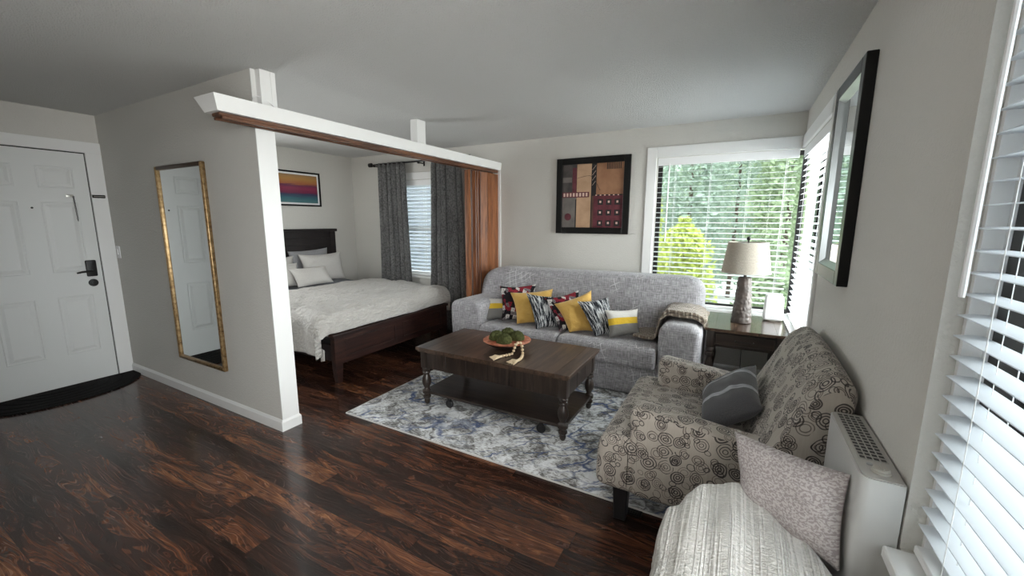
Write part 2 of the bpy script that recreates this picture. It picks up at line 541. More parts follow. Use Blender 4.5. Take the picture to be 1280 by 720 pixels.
M['mat'] = fabric('black coir mat', (.012, .012, .012), .6, 160, .8, sheen=.0, dist=.006)
M['lampshade'] = None

def mk_comforter():
    N = NT('crinkled taupe comforter')
    v = N.coord()
    a = N.noise(N.mapping(v, (26, 9, 26)), 1.3, 4, .6, .6)
    b = N.noise(v, 26, 3)
    h = N.math('ADD', a, N.math('MULTIPLY', b, .4))
    c = N.mix(a, (.38, .36, .335), (.62, .595, .56))
    N.P(color=c, rough=.6, spec=.4, sheen=.3, normal=N.bump(h, 1.0, .03))
    return N.m
M['comforter'] = mk_comforter()

def mk_shade():
    N = NT('linen lampshade')
    v = N.coord('UV')
    a = N.noise(N.mapping(v, (20, 260, 1)), 1, 3); b = N.noise(N.mapping(v, (260, 20, 1)), 1, 3)
    t = N.math('MULTIPLY', N.math('ADD', a, b), .5)
    c = N.ramp(t, [(.35, (.36, .32, .265)), (.65, (.60, .555, .485))])
    tr = N.add('BsdfTranslucent', {'Color': c})
    N.P(color=c, rough=.9, spec=.1)
    mx = N.add('MixShader', {0: .35, 1: N.p.outputs[0], 2: tr.outputs[0]})
    N.t.links.new(mx.outputs[0], N.out.inputs['Surface'])
    return N.m
M['lampshade'] = mk_shade()
def mk_lampbase():
    N = NT('hammered driftwood resin')
    f = N.noise(N.coord(), 14, 4)
    N.P(color=N.ramp(f, [(.3, (.028, .021, .018)), (.7, (.085, .066, .056))]), rough=.5, normal=N.bump(N.noise(N.coord(), 60, 3), .2, .004))
    return N.m
M['lampbase'] = mk_lampbase()

def mk_knit(name, c0, c1, su=70, sv=55):
    N = NT(name)
    v = N.coord()
    w = N.add('TexWave', {'Vector': N.mapping(v, (1, 1, 1), rot=(0, 0, .5)), 'Scale': su * .16, 'Distortion': 1.5, 'Detail': 2}).outputs[1]
    w2 = N.add('TexWave', {'Vector': N.mapping(v, (1, 1, 1), rot=(0, .4, -1.0)), 'Scale': sv * .16, 'Distortion': 1.5, 'Detail': 2}).outputs[1]
    h = N.math('MULTIPLY', w, w2)
    c = N.mix(h, c0, c1)
    N.P(color=c, rough=.95, spec=.1, sheen=.3, normal=N.bump(h, .8, .01))
    return N.m
M['knit'] = mk_knit('oatmeal knit', (.17, .135, .105), (.42, .365, .30), 75, 75)

def mk_throw():
    N = NT('cream gauze throw')
    v = N.coord('UV')
    sp = N.add('SeparateXYZ', {0: v}); U = sp.outputs[0]
    crk = N.ramp(N.noise(N.mapping(v, (45, 130, 1), rot=(0, 0, .45)), 1, 2, .5, .8), [(.35, 0), (.65, 1)])
    rib = N.noise(N.mapping(v, (38, .6, 1)), 1, 2)
    rr = N.ramp(rib, [(.42, 0), (.5, 1), (.58, 0)])
    h = N.math('ADD', N.math('MULTIPLY', crk, .6), N.math('MULTIPLY', rr, .8))
    c = N.mix(N.ramp(h, [(.3, 0), (.8, 1)]), (.62, .61, .58), (.84, .83, .80))
    N.P(color=c, rough=1, spec=.0, sheen=.1, normal=N.bump(h, .8, .008))
    return N.m
M['throw'] = mk_throw()
M['tassel'] = simple('cream yarn', (.70, .69, .65), .9, bump=(90, .3, .003))

# cushion fabrics (UV 0..1 over the front)
def mk_tricolor():
    N = NT('white yellow grey colour block')
    uv = N.add('UVMap').outputs[0]
    sp = N.add('SeparateXYZ', {0: uv})
    c = N.ramp(sp.outputs[1], [(0, (.20, .195, .185)), (.42, (.66, .44, .045)), (.66, (.60, .585, .55))], 'CONSTANT')
    N.P(color=c, rough=.85, spec=.15, normal=N.bump(N.noise(uv, 14, 4), .3, .012))
    return N.m
M['tri'] = mk_tricolor()
def mk_yellow():
    N = NT('mustard cotton')
    uv = N.add('UVMap').outputs[0]
    f = N.noise(uv, 6, 5)
    N.P(color=N.mix(f, (.46, .265, .055), (.62, .40, .115)), rough=.75, spec=.2, sheen=.25, normal=N.bump(N.noise(uv, 7, 4, .5, .8), .6, .02))
    return N.m
M['yellow'] = mk_yellow()
def mk_red():
    N = NT('red black white patchwork print')
    uv = N.add('UVMap').outputs[0]
    vo = N.add('TexVoronoi', {'Vector': N.mapping(uv, (1, 1.0, 1), rot=(0, 0, .25)), 'Scale': 9.5, 'Randomness': .7}, voronoi_dimensions='2D', distance='CHEBYCHEV')
    r = N.add('SeparateXYZ', {0: vo.outputs['Color']}).outputs[0]
    c = N.ramp(r, [(0, (.018, .013, .016)), (.30, (.20, .018, .03)), (.52, (.012, .011, .014)), (.62, (.56, .53, .51)), (.84, (.17, .15, .155))], 'CONSTANT')
    d = N.math('LESS_THAN', vo.outputs['Distance'], .12)
    c = N.mix(N.math('MULTIPLY', d, .8), c, (.02, .015, .018))
    N.P(color=c, rough=.85, spec=.15)
    return N.m
M['red'] = mk_red()
def mk_zebra():
    N = NT('black and white brushed stripes')
    uv = N.add('UVMap').outputs[0]
    f = N.noise(N.mapping(uv, (24, 3.0, 1)), 1, 5, .7, .35)
    c = N.ramp(f, [(.46, (.010, .012, .016)), (.52, (.14, .15, .165)), (.58, (.62, .63, .63))])
    N.P(color=c, rough=.85, spec=.15)
    return N.m
M['zebra'] = mk_zebra()
def mk_blotch():
    N = NT('mauve mottled jacquard')
    uv = N.add('UVMap').outputs[0]
    f = N.noise(uv, 42, 2, .5, .5)
    c = N.ramp(f, [(.46, (.34, .30, .30)), (.54, (.52, .485, .475))])
    N.P(color=c, rough=.9, spec=.15, normal=N.bump(f, .5, .004))
    return N.m
M['blotch'] = mk_blotch()

def mk_sunset():
    N = NT('sunset print')
    uv = N.add('UVMap').outputs[0]
    sp = N.add('SeparateXYZ', {0: uv})
    n = N.noise(N.mapping(uv, (2.5, 10, 1)), 2, 5)
    t = N.math('ADD', sp.outputs[1], N.math('MULTIPLY', N.math('SUBTRACT', n, .5), .16))
    c = N.ramp(t, [(0, (.10, .20, .21)), (.16, (.05, .14, .17)), (.30, (.05, .06, .11)), (.36, (.16, .03, .07)), (.52, (.24, .04, .08)), (.62, (.13, .04, .08)), (.68, (.36, .13, .06)), (.85, (.42, .22, .07)), (1, (.30, .19, .10))])
    N.P(color=c, rough=.12, spec=.5)
    return N.m
M['sunset'] = mk_sunset()

def paint(name, c0, c1, scale=5):
    N = NT(name)
    f = N.noise(N.coord(), scale, 6, .65)
    N.P(color=N.ramp(f, [(.3, c0), (.7, c1)]), rough=.5, spec=.3)
    return N.m
M['a_bg'] = paint('umber paint', (.05, .028, .022), (.14, .075, .05))
M['a_dark'] = paint('slate paint', (.022, .022, .022), (.10, .085, .08))
M['a_tan'] = paint('tan paint', (.33, .20, .12), (.50, .33, .21))
M['a_brown'] = paint('copper brown paint', (.21, .10, .055), (.34, .18, .10))
M['a_red'] = paint('wine red paint', (.070, .016, .022), (.15, .038, .05), 20)
M['a_cream'] = paint('cream paint', (.52, .35, .28), (.66, .5, .42))
M['a_black'] = simple('black paint', (.008, .007, .007), .5)
M['a_grey'] = paint('grey paint', (.10, .09, .085), (.19, .17, .155))

M['shell'] = None
def mk_bowl():
    N = NT('coral petal inlay')
    vo = N.add('TexVoronoi', {'Vector': N.coord(), 'Scale': 32}, feature='F1')
    r = N.add('SeparateXYZ', {0: vo.outputs['Color']}).outputs[0]
    sp = N.add('SeparateXYZ', {0: N.coord()})
    c = N.ramp(r, [(0, (.26, .055, .03)), (.4, (.52, .16, .09)), (.75, (.70, .32, .21)), (1, (.16, .035, .02))])
    N.P(color=c, rough=.35, spec=.4)
    return N.m
M['petal'] = mk_bowl()
M['bowlout'] = simple('dark bronze bowl', (.020, .013, .011), .3, .2)
def mk_moss():
    N = NT('moss')
    f = N.noise(N.coord(), 70, 5, .7)
    N.P(color=N.ramp(f, [(.3, (.022, .026, .009)), (.6, (.085, .092, .036)), (.8, (.17, .175, .08))]), rough=1, spec=.05, normal=N.bump(f, 1, .012))
    return N.m
M['moss'] = mk_moss()
M['bead'] = simple('pale wood bead', (.58, .44, .28), .5, var=.15)
M['jute'] = simple('jute tassel', (.62, .50, .34), .9, bump=(150, .5, .003))

def mk_leaf(name, c0, c1, transl=.35):
    N = NT(name)
    oi = N.noise(N.coord(), 1.3, 4)
    f = N.noise(N.coord(), 9, 2)
    c = N.mix(N.math('ADD', N.math('MULTIPLY', oi, .6), N.math('MULTIPLY', f, .4)), c0, c1)
    tr = N.add('BsdfTranslucent', {'Color': c})
    N.P(color=c, rough=.6, spec=.25)
    mx = N.add('MixShader', {0: transl, 1: N.p.outputs[0], 2: tr.outputs[0]})
    N.t.links.new(mx.outputs[0], N.out.inputs['Surface'])
    return N.m
M['leafgreen'] = mk_leaf('sage foliage', (.19, .255, .15), (.38, .46, .29), .5)
M['leafblue'] = mk_leaf('blue green foliage', (.20, .27, .21), (.38, .46, .38), .5)
M['leafyellow'] = mk_leaf('yellow green foliage', (.28, .34, .08), (.48, .53, .16), .5)
N = NT('wooded slope'); N.P(color=N.mix(N.noise(N.coord(), 2.5, 8, .75), (.09, .135, .08), (.30, .37, .25)), rough=1, spec=.05, normal=N.bump(N.noise(N.coord(), 6, 6, .7), 1, .3)); M['hill'] = N.m
M['siding'] = simple('blue grey siding', (.13, .15, .175), .7)
M['bark'] = simple('bark', (.07, .05, .035), .9, bump=(20, .6, .02))
N = NT('pale gravel'); N.P(color=N.mix(N.noise(N.coord(), 30, 6), (.30, .30, .28), (.50, .50, .48)), rough=1, spec=.1); M['lawn'] = N.m

# ------------------------------------------------------------------ room dimensions
XR, YB, HC = .448, 4.466, 2.44            # right wall, back wall, ceiling
XL = -5.25                                # door wall / bedroom head wall
YM0, YM1, XE = 1.61, 1.734, -2.764        # partition with the mirror
YR = -2.9                                 # rear wall behind the camera
T = .15

# floor, ceiling
bm = NB(); box(bm, XL - T, XR + T, YR - T, YB + T, -.08, 0)
struct(obj('floor', bm, M['floor'], smooth=None))
bm = NB(); box(bm, XL - T, XR + T, YR - T, YB + T, HC, HC + .12)
struct(obj('ceiling', bm, M['ceil'], smooth=None))

# window openings
BW = (-4.36, -3.36, .72, 2.06)             # bedroom window  x0 x1 z0 z1
CW = (-.775, .448, .64, 2.13)              # corner window, back side
RW = (3.13, YB, .64, 2.13)                 # corner window, right side  y0 y1 z0 z1
NW = (.72, 1.350, .64, 2.13)              # near right window
KW = (-1.20, .62, .64, 2.13)              # unseen window added along the right wall, behind the camera

def wall_y(bm, y0, y1, x0, x1, holes):
    xs = x0
    for (a, b, c, d) in sorted(holes):
        if a > xs: box(bm, xs, a, y0, y1, 0, HC)
        box(bm, a, b, y0, y1, 0, c); box(bm, a, b, y0, y1, d, HC)
        xs = b
    if xs < x1: box(bm, xs, x1, y0, y1, 0, HC)
def wall_x(bm, x0, x1, y0, y1, holes):
    ys = y0
    for (a, b, c, d) in sorted(holes):
        if a > ys: box(bm, x0, x1, ys, a, 0, HC)
        box(bm, x0, x1, a, b, 0, c); box(bm, x0, x1, a, b, d, HC)
        ys = b
    if ys < y1: box(bm, x0, x1, ys, y1, 0, HC)

bm = NB(); wall_y(bm, YB, YB + T, XL - T, XR, [BW, CW]); box(bm, XR, XR + T, YB, YB + T, 0, CW[2]); box(bm, XR, XR + T, YB, YB + T, CW[3], HC)
struct(obj('wall_back', bm, M['wall'], smooth=None))
bm = NB(); wall_x(bm, XR, XR + T, YR, YB, [RW, NW, KW])
struct(obj('wall_right', bm, M['wall'], smooth=None))
bm = NB(); wall_x(bm, XL - T, XL, YR, YB, [(1.82, 2.34, 1.0, 2.10)])
struct(obj('wall_left', bm, M['wall'], smooth=None))
bm = NB(); box(bm, XL - T, XR + T, YR - T, YR, 0, HC)
struct(obj('wall_rear', bm, M['wall'], smooth=None))
bm = NB(); box(bm, XL, XE, YM0, YM1, 0, HC)
struct(obj('wall_partition', bm, M['wall'], smooth=None))

bm = NB(); box(bm, -2.62, -2.50, YR, .25, 0, HC)  # unseen stub wall added to keep light off the entry door side
struct(obj('wall_light_blocker', bm, M['wall'], smooth=None))

def baseboard(name, pts_from, pts_to, outward, h=.085, t=.013):
    """board along a wall from a to b (xy), profile stepping out along outward"""
    bm = NB()
    a, b, o = Vector(pts_from), Vector(pts_to), Vector(outward)
    prof = [(0, 0), (t, 0), (t, h * .78), (t * .45, h * .93), (t * .2, h), (0, h)]
    r0 = [bm.verts.new((a.x + o.x * p, a.y + o.y * p, z)) for p, z in prof]
    r1 = [bm.verts.new((b.x + o.x * p, b.y + o.y * p, z)) for p, z in prof]
    n = len(prof)
    for i in range(n): bm.faces.new((r0[i], r0[(i + 1) % n], r1[(i + 1) % n], r1[i]))
    bm.faces.new(r0[::-1]); bm.faces.new(r1)
    bmesh.ops.recalc_face_normals(bm, faces=bm.faces)
    return struct(obj(name, bm, M['trim'], smooth=None))
bm = NB()
t, h = .013, .085
def bb_prof(off): return [(0, 0), (t, 0), (t, h * .78), (t * .45, h * .93), (t * .2, h), (0, h)]
loop_xy = [(XL + .012, YM0, 0, -1), (XE, YM0, 1, -1), (XE, YM1, 1, 1), (XL + .012, YM1, 0, 1)]
rows = []
for (x, y, ox, oy) in loop_xy:
    rows.append([bm.verts.new((x + ox * p, y + oy * p, z)) for p, z in bb_prof(0)])
for a, b in zip(rows[:-1], rows[1:]):
    for i in range(6): bm.faces.new((a[i], a[(i + 1) % 6], b[(i + 1) % 6], b[i]))
bm.faces.new(rows[0][::-1]); bm.faces.new(rows[-1])
bmesh.ops.recalc_face_normals(bm, faces=bm.faces)
struct(obj('baseboard_partition', bm, M['trim'], smooth=None))
baseboard('baseboard_back', (XL, YB), (XR, YB), (0, -1))
baseboard('baseboard_right', (XR, 1.9), (XR, YB), (-1, 0))
baseboard('baseboard_left', (XL, YM1 + .02), (XL, YB), (1, 0))

# painted end board of the partition (runs to the ceiling)
bm = NB(); box(bm, XE, XE + .006, YM0 - .001, YM1 + .001, h, HC)
struct(obj('trim_1', bm, M['trim'], smooth=None))
# slim white jamb on the back wall where the folding door ends
bm = NB(); box(bm, -2.665, -2.612, YB - .014, YB, 0, 2.11, .002, 1)
struct(obj('trim_2', bm, M['trim'], smooth=None))

# ------------------------------------------------------------------ entry door with casing
DY0, DY1, DZ = .715, 1.487, 2.085
bm = NB()
xf = XL + .028
for seg in ((DY0 - .015, DY0 + .115),):
    pass
# slab with six raised panels
slab = NB()
box(slab, XL + .002, xf, DY0, DY1, .012, DZ)
def raised(bm, y0, y1, z0, z1):
    # moulding groove + bevelled raised field standing on the slab face
    e = .022
    for (a0, a1, c0, c1) in ((y0, y1, z0, z0 + .012), (y0, y1, z1 - .012, z1), (y0, y0 + .012, z0 + .012, z1 - .012), (y1 - .012, y1, z0 + .012, z1 - .012)):
        box(bm, xf, xf + .006, a0, a1, c0, c1, .003, 1)
    a, b, c, d = y0 + e, y1 - e, z0 + e, z1 - e
    k = .024
    o = [bm.verts.new((xf, y, z)) for y, z in ((a, c), (b, c), (b, d), (a, d))]
    i = [bm.verts.new((xf + .0085, y, z)) for y, z in ((a + k, c + k), (b - k, c + k), (b - k, d - k), (a + k, d - k))]
    fs = [bm.faces.new((o[q], o[(q + 1) % 4], i[(q + 1) % 4], i[q])) for q in range(4)] + [bm.faces.new(i)]
    bmesh.ops.recalc_face_normals(bm, faces=fs)
    for f in fs:
        if f.normal.x < 0: f.normal_flip()
for (y0, y1) in ((.815, 1.042), (1.172, 1.400)):
    for (z0, z1) in ((.295, .822), (1.040, 1.652), (1.772, 1.955)):
        raised(slab, y0, y1, z0, z1)
door = struct(obj('door_1', slab, M['doorwhite'], loc=(XL, (DY0 + DY1) / 2, 0), smooth=None),
              'white six-panel entry door with black lever handle and door chain', 'door')
bm = NB(); box(bm, xf, xf + .022, 1.378, 1.452, .985, 1.135, .010, 3)
hs = obj('lever_handle', bm, M['black'], door)
bm = NB(); tube(bm, [(xf + .020, 1.415, 1.035), (xf + .055, 1.413, 1.035), (xf + .060, 1.395, 1.036), (xf + .058, 1.34, 1.034), (xf + .052, 1.305, 1.026)], [.011, .010, .010, .009, .007], 10)
obj('lever', bm, M['black'], hs)
bm = NB(); lathe(bm, [(.034, 0), (.034, .010), (.029, .018), (.012, .019), (.012, .024), (0.001, .025)], 1.416, .925, xf, axis='x')
obj('deadbolt', bm, M['black'], door)
bm = NB(); lathe(bm, [(.008, 0), (.008, .005), (.004, .006)], 1.118, 1.600, xf, 12, axis='x')
obj('peephole', bm, M['metaldark'], door)
bm = NB()
box(bm, xf, xf + .010, 1.330, 1.378, 1.697, 1.722, .003, 2)
ch = obj('door_chain', bm, M['chrome'], door)
bm = NB()
for k in range(14):
    z = 1.700 - k * .0155
    pts = [(xf + .012 + .0045 * cos(q) * (k % 2), 1.375 + .0045 * cos(q) * (1 - k % 2) + .004 * (k * .12), z + .0095 * sin(q)) for q in [2 * pi * j / 10 for j in range(11)]]
    tube(bm, pts, .0022, 6)
obj('chain_links', bm, M['metaldark'], ch)

# door casing (head and two jambs) + gap shadow line painted by a black sheet behind the reveal
bm = NB()
cx1 = XL + .022
box(bm, XL, cx1, DY1 + .012, YM0, 0, DZ + .012, .003, 2)
box(bm, XL, cx1, DY0 - .135, DY0 - .012, 0, DZ + .012, .003, 2)
box(bm, XL, cx1, DY0 - .135, YM0, DZ + .012, DZ + .108, .003, 2)
struct(obj('trim_3', bm, M['trim'], smooth=None))
bm = NB(); box(bm, XL + .0005, XL + .003, DY0 - .012, DY1 + .012, .0, DZ + .012)  # black sheet standing in for shade in the gap around the slab
struct(obj('door_gap_shade', bm, M['black'], smooth=None))
t_ = thing('chain_keeper', 'dark metal door chain keeper mounted on the white door casing', 'door hardware', (cx1, 1.545, 1.715))
bm = NB(); box(bm, cx1, cx1 + .008, 1.502, 1.592, 1.700, 1.728, .003, 2)
obj('plate', bm, M['metaldark'], t_)
bm = NB(); box(bm, cx1 + .008, cx1 + .012, 1.512, 1.585, 1.711, 1.717, .001, 1)
obj('slot', bm, M['chrome'], t_)

# light switch by the door
t_ = thing('light_switch', 'small white light switch plate beside the entry door casing', 'light switch', (-5.165, YM0, 1.20))
bm = NB(); box(bm, -5.205, -5.125, YM0 - .008, YM0, 1.14, 1.255, .004, 2)
obj('cover_plate', bm, M['plastic'], t_)
bm = NB(); box(bm, -5.178, -5.152, YM0 - .015, YM0 - .007, 1.175, 1.225, .002, 1)
obj('rocker', bm, M['plastic'], t_)

# half-round door mat
bm = NB()
yc, xw, yw = 1.07, .48, .55
pts = [(XL + .035, yc - yw)] + [(XL + .035 + xw * sin(a) ** .8, yc - yw * cos(a)) for a in [pi * k / 28 for k in range(1, 28)]] + [(XL + .035, yc + yw)]
prism(bm, pts, 'z', .001, .014, .004, 2)
for k in range(5):        # raised ribs following the rim
    f = .93 - k * .16
    pr = [(XL + .045 + (xw - .02) * f * sin(a) ** .8, yc - yw * f * cos(a), .014) for a in [pi * (q + .5) / 28 for q in range(28)]]
    tube(bm, pr, .006, 6)
tag(obj('door_mat', bm, M['mat'], loc=(XL + .2, yc, 0)), 'black half-round door mat in front of the entry door', 'door mat')

# ------------------------------------------------------------------ wall mirror on the partition
mx0, mx1, mz0, mz1, fy = -4.150, -3.420, .330, 1.922, YM0
t_ = thing('wall_mirror', 'tall narrow wall mirror in a thin gold frame on the partition wall', 'mirror', ((mx0 + mx1) / 2, fy, mz0))
d = .030; w = .030
bm = NB(); box(bm, mx0 + .01, mx1 - .01, fy - .010, fy - .002, mz0 + .01, mz1 - .01)
obj('backing', bm, M['black'], t_)
bm = NB(); box(bm, mx0 + w * .5, mx1 - w * .5, fy - .016, fy - .010, mz0 + w * .5, mz1 - w * .5)
obj('mirror_glass', bm, M['mirror'], t_, smooth=None)
for nm, (a, b, c, e), mt in (('frame_side', (mx0, mx0 + w, mz0, mz1), 'gold'), ('frame_side', (mx1 - w, mx1, mz0, mz1), 'gold'),
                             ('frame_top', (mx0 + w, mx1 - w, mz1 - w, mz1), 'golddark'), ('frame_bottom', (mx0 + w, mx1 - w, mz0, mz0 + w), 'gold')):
    bm = NB(); box(bm, a, b, fy - d, fy, c, e, .007, 3)
    if nm == 'frame_side':
        for xx in (a + .010, a + .020): box(bm, xx, xx + .0035, fy - d - .002, fy - d + .002, c + .01, e - .01, .001, 1)
    obj(nm, bm, M[mt], t_)

# ------------------------------------------------------------------ divider beam, posts, folding door
t_ = thing('divider_beam', 'long white beam above the bedroom opening with a brown door track beneath', 'beam', (-2.70, 2.9, 2.11))
bm = NB()
prism(bm, [(-2.815, 2.20), (-2.600, 2.20), (-2.612, 2.112), (-2.752, 2.112)], 'y', 1.305, YB - .002)
for v in bm.verts:
    if v.co.y < 2 and v.co.z < 2.15: v.co.y += .018
obj('beam', bm, M['trim'], t_, smooth=None)
bm = NB()
box(bm, -2.722, -2.640, 1.345, YB - .02, 2.092, 2.111, .003, 1)
box(bm, -2.735, -2.712, 1.36, YB - .02, 2.077, 2.093, .002, 1); box(bm, -2.664, -2.642, 1.36, YB - .02, 2.077, 2.093, .002, 1)
obj('door_track', bm, M['trackwood'], t_, smooth=None)
for y0, y1 in ((1.636, 1.735), (3.080, 3.200)):
    bm = NB(); box(bm, -2.757 if y0 < 2 else -2.79, -2.707, y0, y1, 2.19, HC - .001, .002, 1)
    if y0 < 2: box(bm, -2.709, -2.704, y1 - .030, y1, 2.20, HC - .002)
    obj('post', bm, M['trim'], t_, smooth=None)
bm = NB()
tube(bm, [(-2.745, 1.59, 2.205), (-2.74, 1.60, 2.26), (-2.73, 1.615, 2.275), (-2.715, 1.65, 2.268), (-2.70, 1.70, 2.235), (-2.695, 1.715, 2.203)], .0035, 6)
tag(obj('cable_loop', bm, M['cordw'], loc=(-2.72, 1.65, 2.2)), 'thin white cable looping on top of the white divider beam by the wall end', 'cable')

t_ = thing('folding_door', 'orange brown wooden folding door pushed open against the back wall', 'folding door', (-2.69, 4.15, 0))
bm = NB(); box(bm, -2.728, -2.664, 3.855, 3.885, .012, 2.064, .004, 2)
lead = obj('lead_post', bm, M['orange'], t_)
ys = [3.890, 3.955, 3.968, 4.00, 4.012, 4.045, 4.058, 4.11, 4.20, 4.30, 4.345, 4.452]
xo = [-2.655, -2.700, -2.655, -2.705, -2.655, -2.705, -2.652, -2.690, -2.648, -2.655, -2.646, -2.652]
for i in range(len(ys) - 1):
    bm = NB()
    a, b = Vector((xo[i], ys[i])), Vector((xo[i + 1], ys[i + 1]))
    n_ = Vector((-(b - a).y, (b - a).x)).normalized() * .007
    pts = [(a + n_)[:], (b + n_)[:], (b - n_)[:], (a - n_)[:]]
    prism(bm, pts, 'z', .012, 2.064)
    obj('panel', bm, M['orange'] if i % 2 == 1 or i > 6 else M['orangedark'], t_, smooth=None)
bm = NB(); box(bm, -2.668, -2.650, 4.452, 4.465, .03, 2.05, .002, 1)
obj('catch_strip', bm, M['chrome'], t_)

# ------------------------------------------------------------------ windows + blinds
def win_frame_y(bm, x0, x1, z0, z1, y0, y1, w=.045, bars=()):
    box(bm, x0, x0 + w, y0, y1, z0, z1); box(bm, x1 - w, x1, y0, y1, z0, z1)
    box(bm, x0 + w, x1 - w, y0, y1, z0, z0 + w); box(bm, x0 + w, x1 - w, y0, y1, z1 - w, z1)
    for b in bars: box(bm, b - w / 2, b + w / 2, y0, y1, z0 + w, z1 - w)
def win_frame_x(bm, y0, y1, z0, z1, x0, x1, w=.045, bars=()):
    box(bm, x0, x1, y0, y0 + w, z0, z1); box(bm, x0, x1, y1 - w, y1, z0, z1)
    box(bm, x0, x1, y0 + w, y1 - w, z0, z0 + w); box(bm, x0, x1, y0 + w, y1 - w, z1 - w, z1)
    for b in bars: box(bm, x0, x1, b - w / 2, b + w / 2, z0 + w, z1 - w)

# corner window: back pane and right pane meet at a slim post
bm = NB(); win_frame_y(bm, CW[0], XR + .05, CW[2], CW[3], YB + .085, YB + .125, .042)
w1 = struct(obj('window_1', bm, M['bronze'], smooth=None))
bm = NB(); box(bm, CW[0] + .03, XR + .02, YB + .102, YB + .106, CW[2] + .03, CW[3] - .03); obj('pane', bm, M['glass'], w1, smooth=None)
bm = NB(); win_frame_x(bm, RW[0], YB + .05, RW[2], RW[3], XR + .085, XR + .125, .042)
w2 = struct(obj('window_2', bm, M['vinyl'], smooth=None))
bm = NB(); box(bm, XR + .09, XR + .12, 3.70, 3.735, RW[2] + .042, RW[3] - .042); obj('mullion', bm, M['bronze'], w2, smooth=None)
bm = NB(); box(bm, XR + .102, XR + .106, RW[0] + .03, YB + .02, RW[2] + .03, RW[3] - .03); obj('pane', bm, M['glass'], w2, smooth=None)
bm = NB(); box(bm, XR + .075, XR + T, YB + .075, YB + T, CW[2], CW[3])
struct(obj('trim_5', bm, M['vinyl'], smooth=None))
# near right window
bm = NB(); win_frame_x(bm, NW[0], NW[1], NW[2], NW[3], XR + .075, XR + .12, .03)
box(bm, XR + .040, XR + .12, NW[1] - .016, NW[1] - .001, NW[2], NW[3])
w3 = struct(obj('window_3', bm, M['vinyl'], smooth=None))
bm = NB()
for (a, b) in ((.76, 1.318),):
    win_frame_x(bm, a, b, NW[2] + .03, NW[3] - .03, XR + .080, XR + .11, .04)
obj('sash', bm, M['bronze'], w3, smooth=None)
bm = NB(); box(bm, XR + .096, XR + .100, NW[0] + .03, NW[1] - .03, NW[2] + .03, NW[3] - .03); obj('pane', bm, M['glass'], w3, smooth=None)
bm = NB(); win_frame_x(bm, KW[0], KW[1], KW[2], KW[3], XR + .075, XR + .12, .05, bars=(-.3,))  # unseen window added as a place for the rear fill lamp
w4 = struct(obj('added_window_4', bm, M['vinyl'], smooth=None))
bm = NB(); box(bm, XR + .096, XR + .100, KW[0] + .03, KW[1] - .03, KW[2] + .03, KW[3] - .03); obj('pane', bm, M['glass'], w4, smooth=None)
# bedroom window
bm = NB(); win_frame_y(bm, BW[0], BW[1], BW[2], BW[3], YB + .085, YB + .125, .05)
box(bm, BW[0] + .05, BW[1] - .05, YB + .085, YB + .125, 1.37, 1.42)
w5 = struct(obj('window_5', bm, M['vinyl'], smooth=None))
bm = NB(); box(bm, BW[0] + .03, BW[1] - .03, YB + .102, YB + .106, BW[2] + .03, BW[3] - .03); obj('pane', bm, M['glass'], w5, smooth=None)

# unseen narrow side window added beyond the headboard to brighten the bedroom
bm = NB(); win_frame_x(bm, 1.82, 2.34, 1.0, 2.10, XL - .12, XL - .08, .035)
w6 = struct(obj('added_window_6', bm, M['vinyl'], smooth=None))
bm = NB(); box(bm, XL - .102, XL - .098, 1.84, 2.32, 1.02, 2.08); obj('pane', bm, M['glass'], w6, smooth=None)

# casings + sills
bm = NB()
e = .02
box(bm, CW[0] - .098, CW[0] - .004, YB - e, YB, CW[2] - .02, CW[3] + .108, .003, 1)
box(bm, CW[0] - .004, XR - e, YB - e, YB, CW[3] + .004, CW[3] + .108, .003, 1)
struct(obj('trim_6', bm, M['trim'], smooth=None))
bm = NB()
box(bm, XR - e, XR, RW[0] - .03, YB - e, RW[3] + .004, RW[3] + .108, .003, 1)
box(bm, XR - e, XR, RW[0] - .045, RW[0] - .004, RW[2] - .02, RW[3] + .108, .003, 1)
struct(obj('trim_7', bm, M['trim'], smooth=None))
bm = NB(); box(bm, CW[0] - .10, XR - .04, YB - .035, YB + .085, CW[2] - .025, CW[2] + .004, .004, 2)
struct(obj('trim_8', bm, M['trim'], smooth=None))
bm = NB(); box(bm, XR - .035, XR + .085, RW[0] - .05, YB + .085, CW[2] - .025, CW[2] + .0045, .004, 2)
struct(obj('trim_9', bm, M['trim'], smooth=None))
bm = NB(); box(bm, XR - .040, XR + .085, NW[0] - .03, 1.338, NW[2] - .03, NW[2] + .004, .006, 2)
struct(obj('trim_10', bm, M['trim'], smooth=None))
bm = NB()
box(bm, BW[0] - .09, BW[1] + .09, YB - .018, YB, BW[3] + .004, BW[3] + .10, .003, 1)
box(bm, BW[0] - .09, BW[0] - .004, YB - .018, YB, BW[2] - .06, BW[3] + .004, .003, 1); box(bm, BW[1] + .004, BW[1] + .09, YB - .018, YB, BW[2] - .06, BW[3] + .004, .003, 1)
box(bm, BW[0] - .10, BW[1] + .10, YB - .04, YB + .08, BW[2] - .025, BW[2] + .004, .003, 1)
struct(obj('trim_11', bm, M['trim'], smooth=None))

